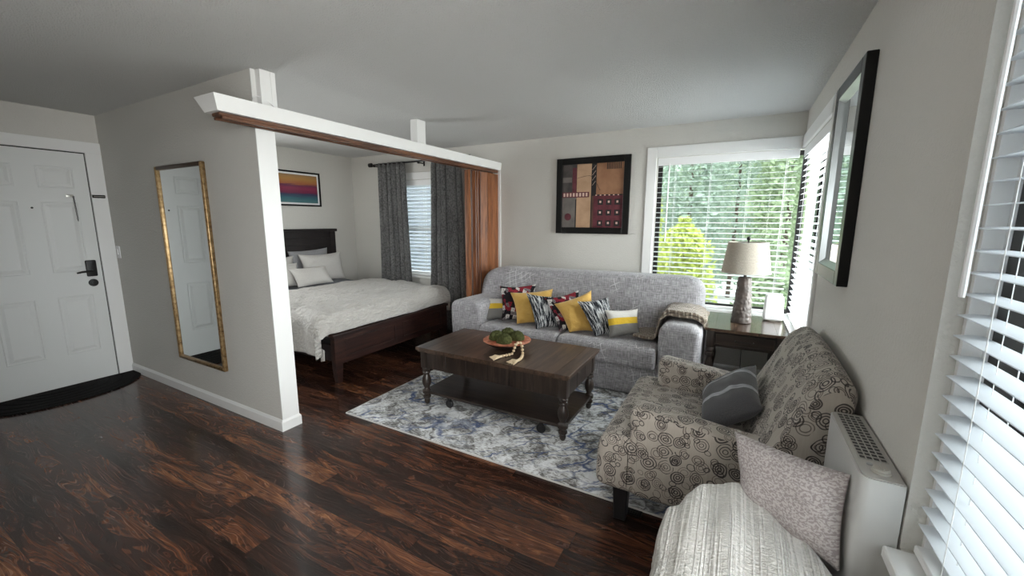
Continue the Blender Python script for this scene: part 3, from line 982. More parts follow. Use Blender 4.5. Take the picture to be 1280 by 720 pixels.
def blind(name, label, axis, a, b, z0, z1, depth_c, tilt, ladders, wand=None, valance_front=None, group='white horizontal window blinds', out=1):
    """axis 'x': slats run along x at y=depth_c ; axis 'y': along y at x=depth_c. out = direction of outdoors (+1)"""
    def P(l, dd, z):
        return (l, depth_c + dd * out, z) if axis == 'x' else (depth_c + dd * out, l, z)
    def bx(bm, l0, l1, d0, d1, c0, c1, bev=0):
        d0, d1 = sorted((depth_c + d0 * out, depth_c + d1 * out))
        if axis == 'x': box(bm, l0, l1, d0, d1, c0, c1, bev, 1)
        else: box(bm, d0, d1, l0, l1, c0, c1, bev, 1)
    root = thing(name, label, 'window blind', P((a + b) / 2, 0, z0), group)
    bm = NB(); bx(bm, a, b, -.030, -.022, z1 - .075, z1, .002); bx(bm, a, b, -.022, .022, z1 - .05, z1)
    obj('valance', bm, M['vinyl'], root, smooth=None)
    bm = NB()
    pitch, w, th, n = .0505, .050, .0022, 5
    zz = z1 - .085
    ca, sa = cos(tilt), sin(tilt)
    while zz > z0 + .045:
        L = []
        for k in range(n):
            q = (k / (n - 1) - .5)
            cr = .0014 * (1 - (2 * q) ** 2)
            dd, hh = q * w * ca - cr * sa, q * w * sa + cr * ca
            L.append((dd, hh))
        top = [[bm.verts.new(P(l, dd, zz + hh + th / 2)) for dd, hh in L] for l in (a + .006, b - .006)]
        bot = [[bm.verts.new(P(l, dd, zz + hh - th / 2)) for dd, hh in L] for l in (a + .006, b - .006)]
        for k in range(n - 1):
            bm.faces.new((top[0][k], top[1][k], top[1][k + 1], top[0][k + 1]))
            bm.faces.new((bot[0][k + 1], bot[1][k + 1], bot[1][k], bot[0][k]))
        for k in (0, n - 1): bm.faces.new((top[0][k], bot[0][k], bot[1][k], top[1][k]))
        for s in (0, 1):
            bm.faces.new([top[s][k] for k in range(n)] + [bot[s][k] for k in range(n - 1, -1, -1)])
        zz -= pitch
    bmesh.ops.recalc_face_normals(bm, faces=bm.faces)
    obj('slats', bm, M['slat'], root)
    bm = NB(); bx(bm, a + .004, b - .004, -.025, .025, z0 + .008, z0 + .030, .003)
    obj('bottom_rail', bm, M['vinyl'], root)
    for l in ladders:
        bm = NB()
        for dd in (-.026, .026): tube(bm, [P(l, dd, z0 + .02), P(l, dd, (z0 + z1) / 2), P(l, dd, z1 - .04)], .0011, 5)
        tube(bm, [P(l + .012, 0, z0 + .02), P(l + .012, 0, z1 - .04)], .001, 5)
        obj('ladder_cord', bm, M['cordw'], root)
    if wand:
        l, zb = wand
        bm = NB(); tube(bm, [P(l, -.036, z1 - .06), P(l, -.040, (z1 + zb) / 2), P(l, -.041, zb + .01), P(l, -.041, zb)], [.006, .0062, .0068, .006], 8)
        obj('tilt_wand', bm, M['vinyl'], root)
    return root

blind('window_blind', 'white slatted blind on the wide back wall window behind the table lamp', 'x', CW[0] + .006, XR - .030, CW[2], CW[3], YB + .032, radians(7), (-.60, -.28, .04, .33), wand=(-.655, 1.30))
blind('window_blind', 'white slatted blind on the side window beside the corner, left of the black-framed wall mirror', 'y', RW[0] + .006, YB - .012, RW[2], RW[3], XR + .030, radians(8), (3.30, 3.72, 4.2))
blind('window_blind', 'close-up white slatted blind on the window at the right edge', 'y', NW[0] + .01, NW[1] - .008, NW[2], NW[3], XR + .047, radians(4), (1.185, .84), wand=(1.285, 1.335))
blind('window_blind', 'white slatted blind of the bedroom window between the grey curtains', 'x', BW[0] + .008, BW[1] - .008, BW[2], BW[3], YB + .034, radians(-42), (-4.2, -3.86, -3.5))

# ------------------------------------------------------------------ bedroom curtains
def curtain(label, x0, x1, x0b, x1b, zb, seed):
    bm = NB()
    n, mz = 90, 26
    folds = 6
    def fn(u, v, off=0):
        z = 2.300 - v * (2.300 - zb)
        a, b = x0 + (x0b - x0) * v ** 1.3, x1 + (x1b - x1) * v ** 1.3
        ph = u * folds * 2 * pi + seed
        amp = .026 + .020 * v
        gather = .35 * sin(ph * .5 + seed) + .2 * nz(u * 5, v * 2.5, seed)
        y = 4.345 + amp * (sin(ph + .5 * nz(u * 3, v * 2, seed)) + gather) + off
        if v < .03: y = 4.345 + .6 * (y - 4.345)
        x = a + (b - a) * u + .010 * sin(ph * 2 + 1)
        return (x, y, z)
    F = grid_surf(bm, n, mz, lambda u, v: fn(u, v, -.002))
    B = grid_surf(bm, n, mz, lambda u, v: fn(u, v, .002))
    for i in range(n):
        for j in (0, mz): bm.faces.new((F[i][j], B[i][j], B[i + 1][j], F[i + 1][j]))
    for j in range(mz):
        for i in (0, n): bm.faces.new((F[i][j], F[i][j + 1], B[i][j + 1], B[i][j]))
    bmesh.ops.recalc_face_normals(bm, faces=bm.faces)
    return tag(obj('curtain', bm, M['curtain'], loc=((x0 + x1) / 2, 4.345, zb), smooth=180), label, 'curtain', 'grey curtains at the bedroom window')
curtain('dark grey curtain panel nearest the bedroom corner', -4.60, -4.08, -4.63, -4.00, .03, .4)
curtain('dark grey curtain panel beside the folding door', -3.60, -3.13, -3.68, -3.03, .03, 2.1)
t_ = thing('curtain_rod', 'dark metal curtain rod above the bedroom window', 'curtain rod', (-3.9, 4.345, 2.285))
bm = NB(); tube(bm, [(-4.68, 4.345, 2.285), (-3.05, 4.345, 2.285)], .011, 10); obj('pole', bm, M['metaldark'], t_)
for x in (-4.715, -3.01):
    bm = NB(); lathe(bm, [(.012, 0), (.024, .006), (.030, .012), (.030, .055), (.024, .062), (.001, .064)], 4.345, 2.285, x - .032, 16, axis='x'); obj('finial', bm, M['metaldark'], t_)
for x in (-4.645, -3.82, -3.08):
    bm = NB(); box(bm, x - .012, x + .012, 4.345, YB - .001, 2.262, 2.274); box(bm, x - .012, x + .012, YB - .008, YB - .0005, 2.235, 2.30); box(bm, x - .010, x + .010, 4.335, 4.358, 2.255, 2.275)
    obj('bracket', bm, M['metaldark'], t_, smooth=None)

# ------------------------------------------------------------------ bed
BY0, BY1, BXF = 2.375, 4.030, -3.155
bed = thing('bed', 'dark wood bed with tall panelled headboard and low panelled footboard', 'bed', (-4.2, 3.2, 0))
# headboard
bm = NB()
hx0, hx1 = XL + .02, XL + .085
box(bm, hx0, hx1, BY0, BY0 + .085, 0, 1.345, .004, 2); box(bm, hx0, hx1, BY1 - .085, BY1, 0, 1.345, .004, 2)
box(bm, hx0 + .008, hx1 - .012, BY0 + .085, BY1 - .085, .35, 1.345)
box(bm, hx0 + .004, hx1 - .004, BY0 + .085, BY1 - .085, 1.17, 1.26, .003, 1)
box(bm, hx0 - .005, hx1 + .018, BY0 - .025, BY1 + .025, 1.345, 1.385, .008, 3)
box(bm, hx1 - .012, hx1 + .002, BY0 + .75, BY0 + .83, .5, 1.17, .002, 1)
obj('headboard', bm, M['headboard'], bed, smooth=None)
# footboard
fb = NB()
fx0, fx1 = BXF - .055, BXF
box(fb, fx0 + .012, fx1 - .014, BY0 + .075, BY1 - .075, .175, .445)
for (a, b) in ((BY0 + .075, BY0 + .115), ((BY0 + BY1) / 2 - .055, (BY0 + BY1) / 2 + .055), (BY1 - .115, BY1 - .075)):
    box(fb, fx0 + .012, fx1 - .004, a, b, .175, .445, .002, 1)
box(fb, fx0 + .011, fx1 - .0055, BY0 + .075, BY1 - .075, .175, .225, .002, 1)
box(fb, fx0 + .011, fx1 - .0055, BY0 + .075, BY1 - .075, .400, .445, .002, 1)
for (a, b) in ((BY0 + .115, (BY0 + BY1) / 2 - .055), ((BY0 + BY1) / 2 + .055, BY1 - .115)):
    k = .014
    for q in ((a, a + k, .225, .40), (b - k, b, .225, .40), (a + k, b - k, .225, .225 + k), (a + k, b - k, .40 - k, .40)):
        box(fb, fx1 - .016, fx1 - .003, q[0], q[1], q[2], q[3], .004, 2)
box(fb, fx0 - .006, fx1 + .014, BY0 - .018, BY1 + .018, .445, .472, .007, 3)
obj('footboard', fb, M['mahog'], bed, smooth=None)
for y in (BY0, BY1 - .08):
    bm = NB(); prism(bm, [(y, .445), (y + .08, .445), (y + .08, .16), (y + .062, .0), (y + .018, 0), (y, .16)], 'x', fx0, fx1)
    obj('leg', bm, M['mahog'], bed, smooth=None)
for y in (BY0 + .02, BY1 - .045):
    bm = NB(); box(bm, hx1, fx0, y, y + .025, .20, .36, .003, 1); obj('side_rail', bm, M['headboard'], bed, smooth=None)
bm = NB(); box(bm, hx1 + .01, fx0 - .01, BY0 + .05, BY1 - .05, .22, .40, .02, 2); obj('box_spring', bm, M['boxspring'], bed)
bm = NB(); box(bm, hx1 + .01, fx0 - .01, BY0 + .045, BY1 - .045, .40, .625, .06, 4); obj('mattress', bm, M['mattress'], bed)

def fold(d, r):
    if d <= 0: return 0., 0.
    a = min(d / r, pi / 2)
    return r * sin(a), r * (1 - cos(a)) + max(0, d - r * pi / 2)
def drape(bm, xh, xf_, y0, y1, top, over_foot, over_near, over_far, r, nu, nv, wob, thick, seed, corner_extra=0):
    """sheet of cloth over the mattress: hangs over foot (x=xf_), near side (y=y0), far side (y=y1)"""
    Lx, Ly = (xf_ - xh), (y1 - y0)
    def fn(u, v, lift):
        s = u * (Lx + over_foot)
        q = v * (Ly + over_near + over_far) - over_near
        dfx = s - Lx
        ox, dx = fold(dfx, r)
        x = xh + min(s, Lx) + ox
        if q < 0: oy, dy = fold(-q, r); y = y0 - oy
        elif q > Ly: oy, dy = fold(q - Ly, r); y = y1 + oy
        else: dy = 0; y = y0 + q
        drop = max(dx, dy) + .25 * min(dx, dy) * (1 if q < 0 else .2)
        if dx > r and dy > r and q < 0:
            y -= .03; x += .0
        puff = .030 * nz(x * 2.2, y * 2.2, seed) + wob * nz(x * 6, y * 6, seed + 3) + wob * .5 * nz(x * 13, y * 13, seed + 9) + wob * .35 * nz(x * 27, y * 15, seed + 5)
        hang = min(1, drop / .12)
        z = top + lift * (1 - hang) - drop + puff * (1 - .7 * hang)
        if dy > .02 or dx > .02:
            ph = sin((x if dy > dx else y) * 17 + seed + 2 * nz(x * 3, y * 3, 1)) * .014 * hang
            if dy >= dx: y += (ph - lift) * (1 if q < 0 else -1) if q < 0 else (lift + ph)
            else: x += lift * .9 + abs(ph) * .3
        return Vector((x, y, z))
    A = grid_surf(bm, nu, nv, lambda u, v: fn(u, v, thick))
    B = grid_surf(bm, nu, nv, lambda u, v: fn(u, v, 0))
    for i in range(nu):
        for j in (0, nv): bm.faces.new((A[i][j], B[i][j], B[i + 1][j], A[i + 1][j]))
    for j in range(nv):
        for i in (0, nu): bm.faces.new((A[i][j], A[i][j + 1], B[i][j + 1], B[i][j]))
    bmesh.ops.recalc_face_normals(bm, faces=bm.faces)
bm = NB(); drape(bm, -5.12, -4.40, BY0 + .03, BY1 - .02, .650, 0.0, .20, .18, .06, 20, 50, .006, .012, 1)
tag(obj('blanket', bm, M['sheet'], loc=(-4.8, 3.2, .63), smooth=180), 'slate blue-grey blanket spread under the pillows at the bed head', 'blanket')
bm = NB(); drape(bm, -4.53, -3.305, BY0 + .00, BY1 - .02, .665, .245, .42, .36, .11, 120, 150, .017, .035, 4)
tag(obj('comforter', bm, M['comforter'], loc=(-4.0, 3.2, .65), smooth=180), 'pale taupe crinkled comforter spread over the bed and its near corner', 'comforter')
bm = NB(); prism(bm, [(-3.262, .22), (-3.215, .235), (-3.212, .335), (-3.25, .345)], 'y', 2.300, 2.308)
part(obj('sheet_corner', bm, M['whitepillow'], bed), 'white sheet corner peeking out at the foot')

def place_pillow(name, label, cat, quad, t, m, group, pinch=.06, seed=0, n=18):
    bm = NB(); pillow(bm, *quad, t, n, pinch, seed)
    c = sum((Vector(q) for q in quad[2:]), Vector()) / 2
    return tag(obj(name, bm, m, loc=c, smooth=180), label, cat, group)
def bedq(x, y0, y1, z0, z1, lean, tilt=0):
    return ((x - lean, y1, z1) if False else (x - lean, y0, z1), (x - lean, y1, z1 + tilt), (x, y1, z0), (x, y0, z0))
place_pillow('pillow', 'charcoal grey pillow leaning on the headboard behind the ivory pillows', 'pillow', bedq(-5.075, 3.26, 3.84, .70, 1.10, .05, .02), .10, M['greypillow'], 'bed pillows', seed=1)
place_pillow('pillow', 'charcoal grey pillow on the partition side of the headboard', 'pillow', bedq(-5.075, 2.50, 3.15, .70, 1.06, .05, .0), .10, M['greypillow'], 'bed pillows', seed=2)
place_pillow('pillow', 'large ivory pillow at the window side of the bed', 'pillow', bedq(-4.925, 3.32, 3.97, .675, 1.06, .085, .0), .15, M['whitepillow'], 'bed pillows', seed=3, pinch=.1)
place_pillow('pillow', 'large ivory pillow nearest the partition end, partly hidden', 'pillow', bedq(-4.925, 2.55, 3.25, .675, 1.03, .085, .02), .15, M['whitepillow'], 'bed pillows', seed=4, pinch=.1)
place_pillow('pillow', 'small ivory rectangular pillow in front of the larger bed pillows', 'pillow', ((-4.765, 3.02, .915), (-4.755, 3.52, .905), (-4.66, 3.56, .695), (-4.66, 3.06, .690)), .12, M['whitepillow'], 'bed pillows', seed=5)
place_pillow('pillow', 'medium ivory square pillow tucked behind the small bed pillow', 'pillow', ((-4.84, 2.72, .97), (-4.84, 3.18, .975), (-4.79, 3.18, .69), (-4.79, 2.72, .69)), .10, M['whitepillow'], 'bed pillows', seed=6)

# bedroom picture
t_ = thing('framed_picture', 'black framed sunset seascape print above the bed headboard', 'picture', (XL, 3.4, 1.69))
py0, py1, pz0, pz1 = 2.92, 3.885, 1.692, 2.150
bm = NB()
for q in ((py0, py0 + .022, pz0, pz1), (py1 - .022, py1, pz0, pz1), (py0 + .022, py1 - .022, pz0, pz0 + .022), (py0 + .022, py1 - .022, pz1 - .022, pz1)):
    box(bm, XL + .0005, XL + .025, q[0], q[1], q[2], q[3], .002, 1)
obj('frame', bm, M['blackwood'], t_, smooth=None)
bm = NB(); box(bm, XL + .001, XL + .012, py0 + .02, py1 - .02, pz0 + .02, pz1 - .02); obj('mat_board', bm, M['plastic'], t_, smooth=None)
bm = NB(); uvl = bm.loops.layers.uv.verify()
a = .045
qv = [bm.verts.new((XL + .0125, y, z)) for y, z in ((py0 + a, pz0 + a), (py1 - a, pz0 + a), (py1 - a, pz1 - a), (py0 + a, pz1 - a))]
f = bm.faces.new(qv)
for l, c in zip(f.loops, ((0, 0), (1, 0), (1, 1), (0, 1))): l[uvl].uv = c
obj('print', bm, M['sunset'], t_, smooth=None)

# ------------------------------------------------------------------ abstract painting on the back wall
ax0, ax1, az0, az1 = -1.860, -1.032, 1.364, 2.190
t_ = thing('framed_picture', 'square abstract painting with wide black frame on the back wall above the sofa', 'picture', ((ax0 + ax1) / 2, YB, az0))
fw = .068
bm = NB()
for q in ((ax0, ax0 + fw, az0, az1), (ax1 - fw, ax1, az0, az1), (ax0 + fw, ax1 - fw, az0, az0 + fw), (ax0 + fw, ax1 - fw, az1 - fw, az1)):
    box(bm, q[0], q[1], YB - .032, YB - .0005, q[2], q[3], .004, 2)
obj('frame', bm, M['blackwood'], t_, smooth=None)
i0, i1, j0, j1 = ax0 + fw, ax1 - fw, az0 + fw, az1 - fw
mats = ['a_bg', 'a_dark', 'a_tan', 'a_brown', 'a_red', 'a_cream', 'a_black', 'a_grey']
bm = NB()
lay = [0]
def pat(u0, u1, v0, v1, m, lvl=1):
    X0, X1 = i0 + (i1 - i0) * u0, i0 + (i1 - i0) * u1
    Z0, Z1 = j0 + (j1 - j0) * v0, j0 + (j1 - j0) * v1
    box(bm, X0, X1, YB - .012 - .0008 * lvl, YB - .002, Z0, Z1, mi=mats.index(m))
pat(0, 1, 0, 1, 'a_bg', 0)
pat(0, .24, .5, 1, 'a_dark'); pat(0, .24, 0, .48, 'a_grey'); pat(0, .16, .72, .80, 'a_grey', 2); pat(.17, .24, .55, .95, 'a_red', 2)
pat(.245, .485, 0, 1, 'a_tan'); pat(.225, .245, 0, .45, 'a_black', 2)
pat(.57, 1, .52, 1, 'a_brown'); pat(.49, .565, .5, 1, 'a_black', 2); pat(.485, .50, 0, .5, 'a_black', 2)
pat(.53, 1, 0, .50, 'a_red')
pat(.0, .455, .48, .565, 'a_red', 3)
for k in range(8): pat(.02 + k * .054, .052 + k * .054, .495, .55, 'a_cream', 4)
for k in range(6): pat(.56 + k * .07, .585 + k * .07, .50, .515, 'a_cream', 4); pat(.585 + k * .07, .63 + k * .07, .50, .515, 'a_black', 4)
for r_ in range(3):
    for c_ in range(3):
        u, v = .60 + c_ * .135, .39 - r_ * .165
        pat(u, u + .085, v - .035, v + .055, 'a_black', 3)
        pat(u + .028, u + .058, v - .003, v + .030, 'a_cream', 4)
for k in range(9): pat(.73 + k * .026, .743 + k * .026, .90, 1, 'a_black', 3)
for k in range(4):     # white zigzag strokes on the dark strip
    u0, v0 = .50, .66 + k * .08
    p0 = Vector((i0 + (i1 - i0) * u0, YB - .0145, j0 + (j1 - j0) * v0)); p1 = Vector((i0 + (i1 - i0) * (u0 + .055), YB - .0145, j0 + (j1 - j0) * (v0 + .07)))
    tube(bm, [p0, p1], .0018, 4, mats.index('a_cream'))
tube(bm, [(i0 + (i1 - i0) * (.25 + .38 * q), YB - .0145, j0 + (j1 - j0) * (.78 + .035 * sin(q * pi * .9) - .23 * max(0, q - .55) ** 1.5 * 3)) for q in [k / 14 for k in range(15)]], .0018, 4, mats.index('a_black'))
lathe(bm, [(.04, 0), (.04, .0035), (.001, .0036)], i0 + .072, j0 + (j1 - j0) * .17, YB - .0165, 18, mats.index('a_red'), axis='y')
obj('painting', bm, [M[k] for k in mats], t_, smooth=None)

# ------------------------------------------------------------------ black framed mirror on the right wall
t_ = thing('wall_mirror', 'deep black-framed mirror on the right wall beside the corner window', 'mirror', (XR, 2.6, 1.21))
qy0, qy1, qz0, qz1 = 2.300, 2.895, 1.213, 2.200
fwid, dep = .065, .042
x0 = XR - dep
bm = NB()
for q in ((qy0, qy0 + fwid, qz0, qz1), (qy1 - fwid, qy1, qz0, qz1), (qy0 + fwid, qy1 - fwid, qz0, qz0 + fwid), (qy0 + fwid, qy1 - fwid, qz1 - fwid, qz1)):
    box(bm, x0, XR - .0005, q[0], q[1], q[2], q[3], .004, 2)
obj('frame', bm, M['blackwood'], t_, smooth=None)
bm = NB()
a, b, c, d_ = qy0 + fwid, qy1 - fwid, qz0 + fwid, qz1 - fwid
k = .028
o = [bm.verts.new((x0 + .002, y, z)) for y, z in ((a, c), (b, c), (b, d_), (a, d_))]
i = [bm.verts.new((XR - .014, y, z)) for y, z in ((a + k, c + k), (b - k, c + k), (b - k, d_ - k), (a + k, d_ - k))]
for q in range(4): bm.faces.new((o[q], o[(q + 1) % 4], i[(q + 1) % 4], i[q]))
bmesh.ops.recalc_face_normals(bm, faces=bm.faces)
part(obj('inner_lip', bm, M['silver'], t_, smooth=None), 'silver sloping inner lip')
bm = NB(); box(bm, XR - .016, XR - .002, a + .01, b - .01, c + .01, d_ - .01); obj('mirror_glass', bm, M['mirror'], t_, smooth=None)

# ------------------------------------------------------------------ rug
bm = NB(); box(bm, -2.592, -.10, 2.012, 3.58, .0005, .010, .003, 2)
rug = tag(obj('area_rug', bm, M['rug'], loc=(-1.3, 2.8, 0)), 'grey, white and blue marbled area rug under the coffee table', 'rug')
bm = NB()
tube(bm, [(-2.592, 2.012, .006), (-2.592, 3.58, .006), (-.10, 3.58, .006), (-.10, 2.012, .006), (-2.592, 2.012, .006)], .0055, 6)
obj('bound_edge', bm, M['rugedge'], rug)

# ------------------------------------------------------------------ sofa
SX0, SX1, SYF, SYB = -2.625, -.190, 3.42, 4.36
sofa = thing('sofa', 'long grey slipcovered sofa below the abstract painting', 'sofa', (-1.4, 3.9, 0))
bm = NB(); box(bm, SX0 + .03, SX1 - .03, SYF + .02, SYB - .04, .012, .30, .02, 3)
obj('base', bm, M['sofa'], sofa, uv=1)
def rounded_poly(pts, r, n=6):
    out = []
    m = len(pts)
    for i, p in enumerate(pts):
        p = Vector(p); a = Vector(pts[i - 1]); b = Vector(pts[(i + 1) % m])
        rr = r[i] if isinstance(r, (list, tuple)) else r
        if rr <= 0: out.append(p[:]); continue
        da, db = (a - p).normalized(), (b - p).normalized()
        rr = min(rr, (a - p).length * .49, (b - p).length * .49)
        s, e_ = p + da * rr, p + db * rr
        for k in range(n + 1):
            t_k = k / n
            out.append(((1 - t_k) ** 2 * s + 2 * t_k * (1 - t_k) * p + t_k ** 2 * e_)[:])
    return out
def soften(bm, amp, scale, seed):
    for v in bm.verts:
        v.co += Vector((nz(v.co.x * scale, v.co.y * scale, v.co.z * scale + seed), nz(v.co.y * scale + 7, v.co.x * scale, v.co.z * scale + seed),
                        nz(v.co.z * scale, v.co.x * scale + 3, v.co.y * scale + seed))) * amp
# back: front outline extruded in depth and leaned
bm = NB()
prism(bm, rounded_poly([(SX0 + .035, .10), (SX1 - .03, .10), (SX1 - .03, .985), (SX0 + .035, .965)], [.02, .02, .20, .22], 10), 'y', 0, 1, 0, nseg=1)
bmesh.ops.bevel(bm, geom=[e for e in bm.edges if (abs(e.verts[0].co.y - e.verts[1].co.y) < 1e-4)], offset=.001, segments=1, affect='EDGES') if False else None
bm.free()
bm = NB()
OUT = rounded_poly([(SX0 + .035, .08), (SX1 - .03, .08), (SX1 - .03, .985), (SX0 + .035, .965)], [.02, .02, .20, .24], 12)
cxs, czs = (SX0 + SX1) / 2, .5
def back_ring(inset, ydepth):
    ring = []
    for (x, z) in OUT:
        dx = (cxs - x); dz = (czs - z)
        x2 = x + (inset if dx > 0 else -inset) * min(1, abs(dx) / .5)
        z2 = z + (inset if dz > 0 else -inset) * min(1, abs(dz) / .2)
        sag = .012 * sin((x - SX0) * 3.1 + .8) * (1 if z > .8 else 0)
        lean = .23 * max(0, z - .42)
        y = (3.86 + lean) * (1 - ydepth) + (SYB - .02 - .05 * (1 - max(0, z))) * ydepth
        ring.append(bm.verts.new((x2, y, z2 + sag)))
    return ring
steps = [(.115, -.045), (.070, -.030), (.030, .02), (.008, .12), (0, .30), (0, .70), (.01, .86), (.04, .96), (.09, 1.0)]
rings = [back_ring(a, b) for a, b in steps]
n = len(OUT)
for k in range(len(rings) - 1):
    for q in range(n): bm.faces.new((rings[k][q], rings[k][(q + 1) % n], rings[k + 1][(q + 1) % n], rings[k + 1][q]))
bm.faces.new(rings[0][::-1]); bm.faces.new(rings[-1])
bmesh.ops.recalc_face_normals(bm, faces=bm.faces)
soften(bm, .010, 3.0, 2)
obj('back', bm, M['sofa'], sofa, uv=1, smooth=180)
def arm(x0_, x1_):
    bm = NB()
    pr = rounded_poly([(x0_ + .01, .02), (x1_ - .01, .02), (x1_, .68), (x0_, .68)], [.01, .01, .11, .11], 8)
    softprism(bm, pr, 'y', SYF - .005, SYB - .12, .05, 6, 10)
    soften(bm, .010, 4.5, x0_)
    return bm
obj('arm', arm(SX0, SX0 + .375), M['sofa'], sofa, uv=1, smooth=180)
obj('arm', arm(SX1 - .325, SX1), M['sofa'], sofa, uv=1, smooth=180)
for a, b in ((SX0 + .375, -1.395), (-1.395, SX1 - .325)):
    bm = NB()
    pr = rounded_poly([(SYF - .035, .27), (3.90, .27), (3.90, .445), (SYF - .035, .465)], [.05, .04, .04, .085], 8)
    softprism(bm, pr, 'x', a + .002, b - .002, .035, 6, 12)
    soften(bm, .008, 5, a)
    obj('seat_cushion', bm, M['sofa'], sofa, uv=1, smooth=180)

# scatter cushions, fanned left to right
CU = [
 ('tri', 'small white, yellow and grey block cushion at the left arm of the sofa', ((-2.407, 3.66, .675), (-2.12, 3.84, .668), (-2.06, 3.72, .470), (-2.27, 3.54, .468)), .10),
 ('red', 'red, black and white patterned cushion behind the first yellow cushion', ((-2.201, 3.74, .806), (-1.877, 3.96, .825), (-1.805, 3.78, .470), (-2.088, 3.58, .474)), .12),
 ('yellow', 'plain mustard yellow cushion between the red patterned cushion and the black striped one', ((-2.039, 3.68, .760), (-1.662, 3.92, .796), (-1.57, 3.74, .470), (-1.887, 3.54, .474)), .13),
 ('zebra', 'black and white streaked cushion between the two yellow cushions', ((-1.822, 3.62, .780), (-1.50, 3.84, .741), (-1.43, 3.66, .466), (-1.634, 3.46, .474)), .12),
 ('red', 'red, black and white patterned cushion squeezed behind the second yellow cushion', ((-1.618, 3.62, .750), (-1.359, 3.86, .816), (-1.19, 3.68, .468), (-1.402, 3.50, .468)), .10),
 ('yellow', 'plain mustard yellow cushion tilted near the middle right of the sofa', ((-1.498, 3.58, .712), (-1.214, 3.82, .834), (-1.08, 3.66, .468), (-1.306, 3.50, .476)), .13),
 ('zebra', 'black and white streaked cushion next to the right-hand block cushion', ((-1.265, 3.58, .759), (-1.040, 3.80, .790), (-.90, 3.66, .466), (-1.060, 3.50, .470)), .11),
 ('tri', 'small white, yellow and grey block cushion nearest the knitted throw', ((-1.003, 3.58, .707), (-.755, 3.78, .707), (-.701, 3.68, .495), (-.934, 3.51, .472)), .11),
]
for k, (m, lab, q, th) in enumerate(CU):
    o = place_pillow('cushion', lab, 'cushion', q, th * .9, M[m], 'scatter cushions on the sofa', pinch=.09, seed=10 + k, n=20)

# knitted throw over the right arm, tail on the seat
bm = NB()
ax_, bx_ = SX1 - .325, SX1
path = [(-.745, .477), (-.70, .482), (-.64, .482), (-.575, .488), (-.540, .53), (-.532, .60), (-.520, .672), (-.475, .708), (-.40, .716), (-.32, .716), (-.25, .706), (-.195, .680), (-.178, .64)]
def cat(pts, t):
    m = len(pts) - 1; f = t * m; i_ = min(int(f), m - 1); f -= i_
    return Vector(pts[i_]).lerp(Vector(pts[i_ + 1]), f)
def throw_fn(u, v, lift):
    p = cat(path, u)
    tail = max(0, 1 - u / .3)
    y = 3.560 + v * .40 + .03 * tail * sin(v * 7 + 1) + .012 * nz(u * 6, v * 4, 3)
    z = p.y + lift + .010 * nz(u * 9, v * 6, 1) + tail * .012 * (1 + nz(u * 14, v * 8, 5))
    x = p.x + (-.012 if .28 < u < .5 else 0) * (lift > .01) + .014 * tail * nz(v * 7, u * 5, 2)
    return (x, y, z)
for lo, hi in ((.003, .026), (.030, .056)):
    if lo > .02: base_u = .52
    else: base_u = 0.
    A = grid_surf(bm, 46, 22, lambda u, v: throw_fn(base_u + u * ((.93 if base_u else 1) - base_u), v * (1 if not base_u else .96), hi))
    B = grid_surf(bm, 46, 22, lambda u, v: throw_fn(base_u + u * ((.93 if base_u else 1) - base_u), v * (1 if not base_u else .96), lo))
    for i_ in range(46):
        for j_ in (0, 22): bm.faces.new((A[i_][j_], B[i_][j_], B[i_ + 1][j_], A[i_ + 1][j_]))
    for j_ in range(22):
        for i_ in (0, 46): bm.faces.new((A[i_][j_], A[i_][j_ + 1], B[i_][j_ + 1], B[i_][j_]))
tube(bm, [throw_fn(.93 + .02 * sin(k), k / 8, .030) for k in range(9)], .026, 10)
bmesh.ops.recalc_face_normals(bm, faces=bm.faces)
tag(obj('knitted_throw', bm, M['knit'], loc=(-.4, 3.75, .7), smooth=180), 'oatmeal knitted throw folded over the right arm of the grey sofa', 'throw')

# ------------------------------------------------------------------ coffee table
TX0, TX1, TY0, TY1, TZ = -2.205, -.890, 2.400, 3.075, .500
ct = thing('coffee_table', 'dark brown wooden coffee table with turned legs and lower shelf on the rug', 'coffee table', ((TX0 + TX1) / 2, (TY0 + TY1) / 2, .010))
bm = NB()
box(bm, TX0, TX0 + .10, TY0, TY1, TZ - .026, TZ, .004, 2); box(bm, TX1 - .10, TX1, TY0, TY1, TZ - .026, TZ, .004, 2)
n_pl = 7
for k in range(n_pl):
    a = TX0 + .10 + (TX1 - TX0 - .20) * k / n_pl; b = TX0 + .10 + (TX1 - TX0 - .20) * (k + 1) / n_pl
    box(bm, a + .0005, b - .0005, TY0, TY1, TZ - .026, TZ)
box(bm, TX0 + .012, TX1 - .012, TY0 + .012, TY1 - .012, TZ - .038, TZ - .026)
obj('tabletop', bm, M['tabletop'], ct, smooth=None)
ix0, ix1, iy0, iy1 = TX0 + .028, TX1 - .028, TY0 + .028, TY1 - .028
bm = NB()
za, zb = .325, TZ - .038
for k in range(6):
    a = ix0 + .06 + (ix1 - ix0 - .12) * k / 6; b = ix0 + .06 + (ix1 - ix0 - .12) * (k + 1) / 6
    for y in (iy0 + .004, iy1 - .022): box(bm, a + .0008, b - .0008, y, y + .018, za, zb, .0015, 1)
for x in (ix0 + .004, ix1 - .022):
    for k in range(3):
        a = iy0 + .06 + (iy1 - iy0 - .12) * k / 3; b = iy0 + .06 + (iy1 - iy0 - .12) * (k + 1) / 3
        box(bm, x, x + .018, a + .0008, b - .0008, za, zb, .0015, 1)
box(bm, ix0 + .03, ix1 - .03, iy0 + .03, iy1 - .03, za + .01, za + .02)
obj('apron', bm, M['espz'], ct, smooth=None)
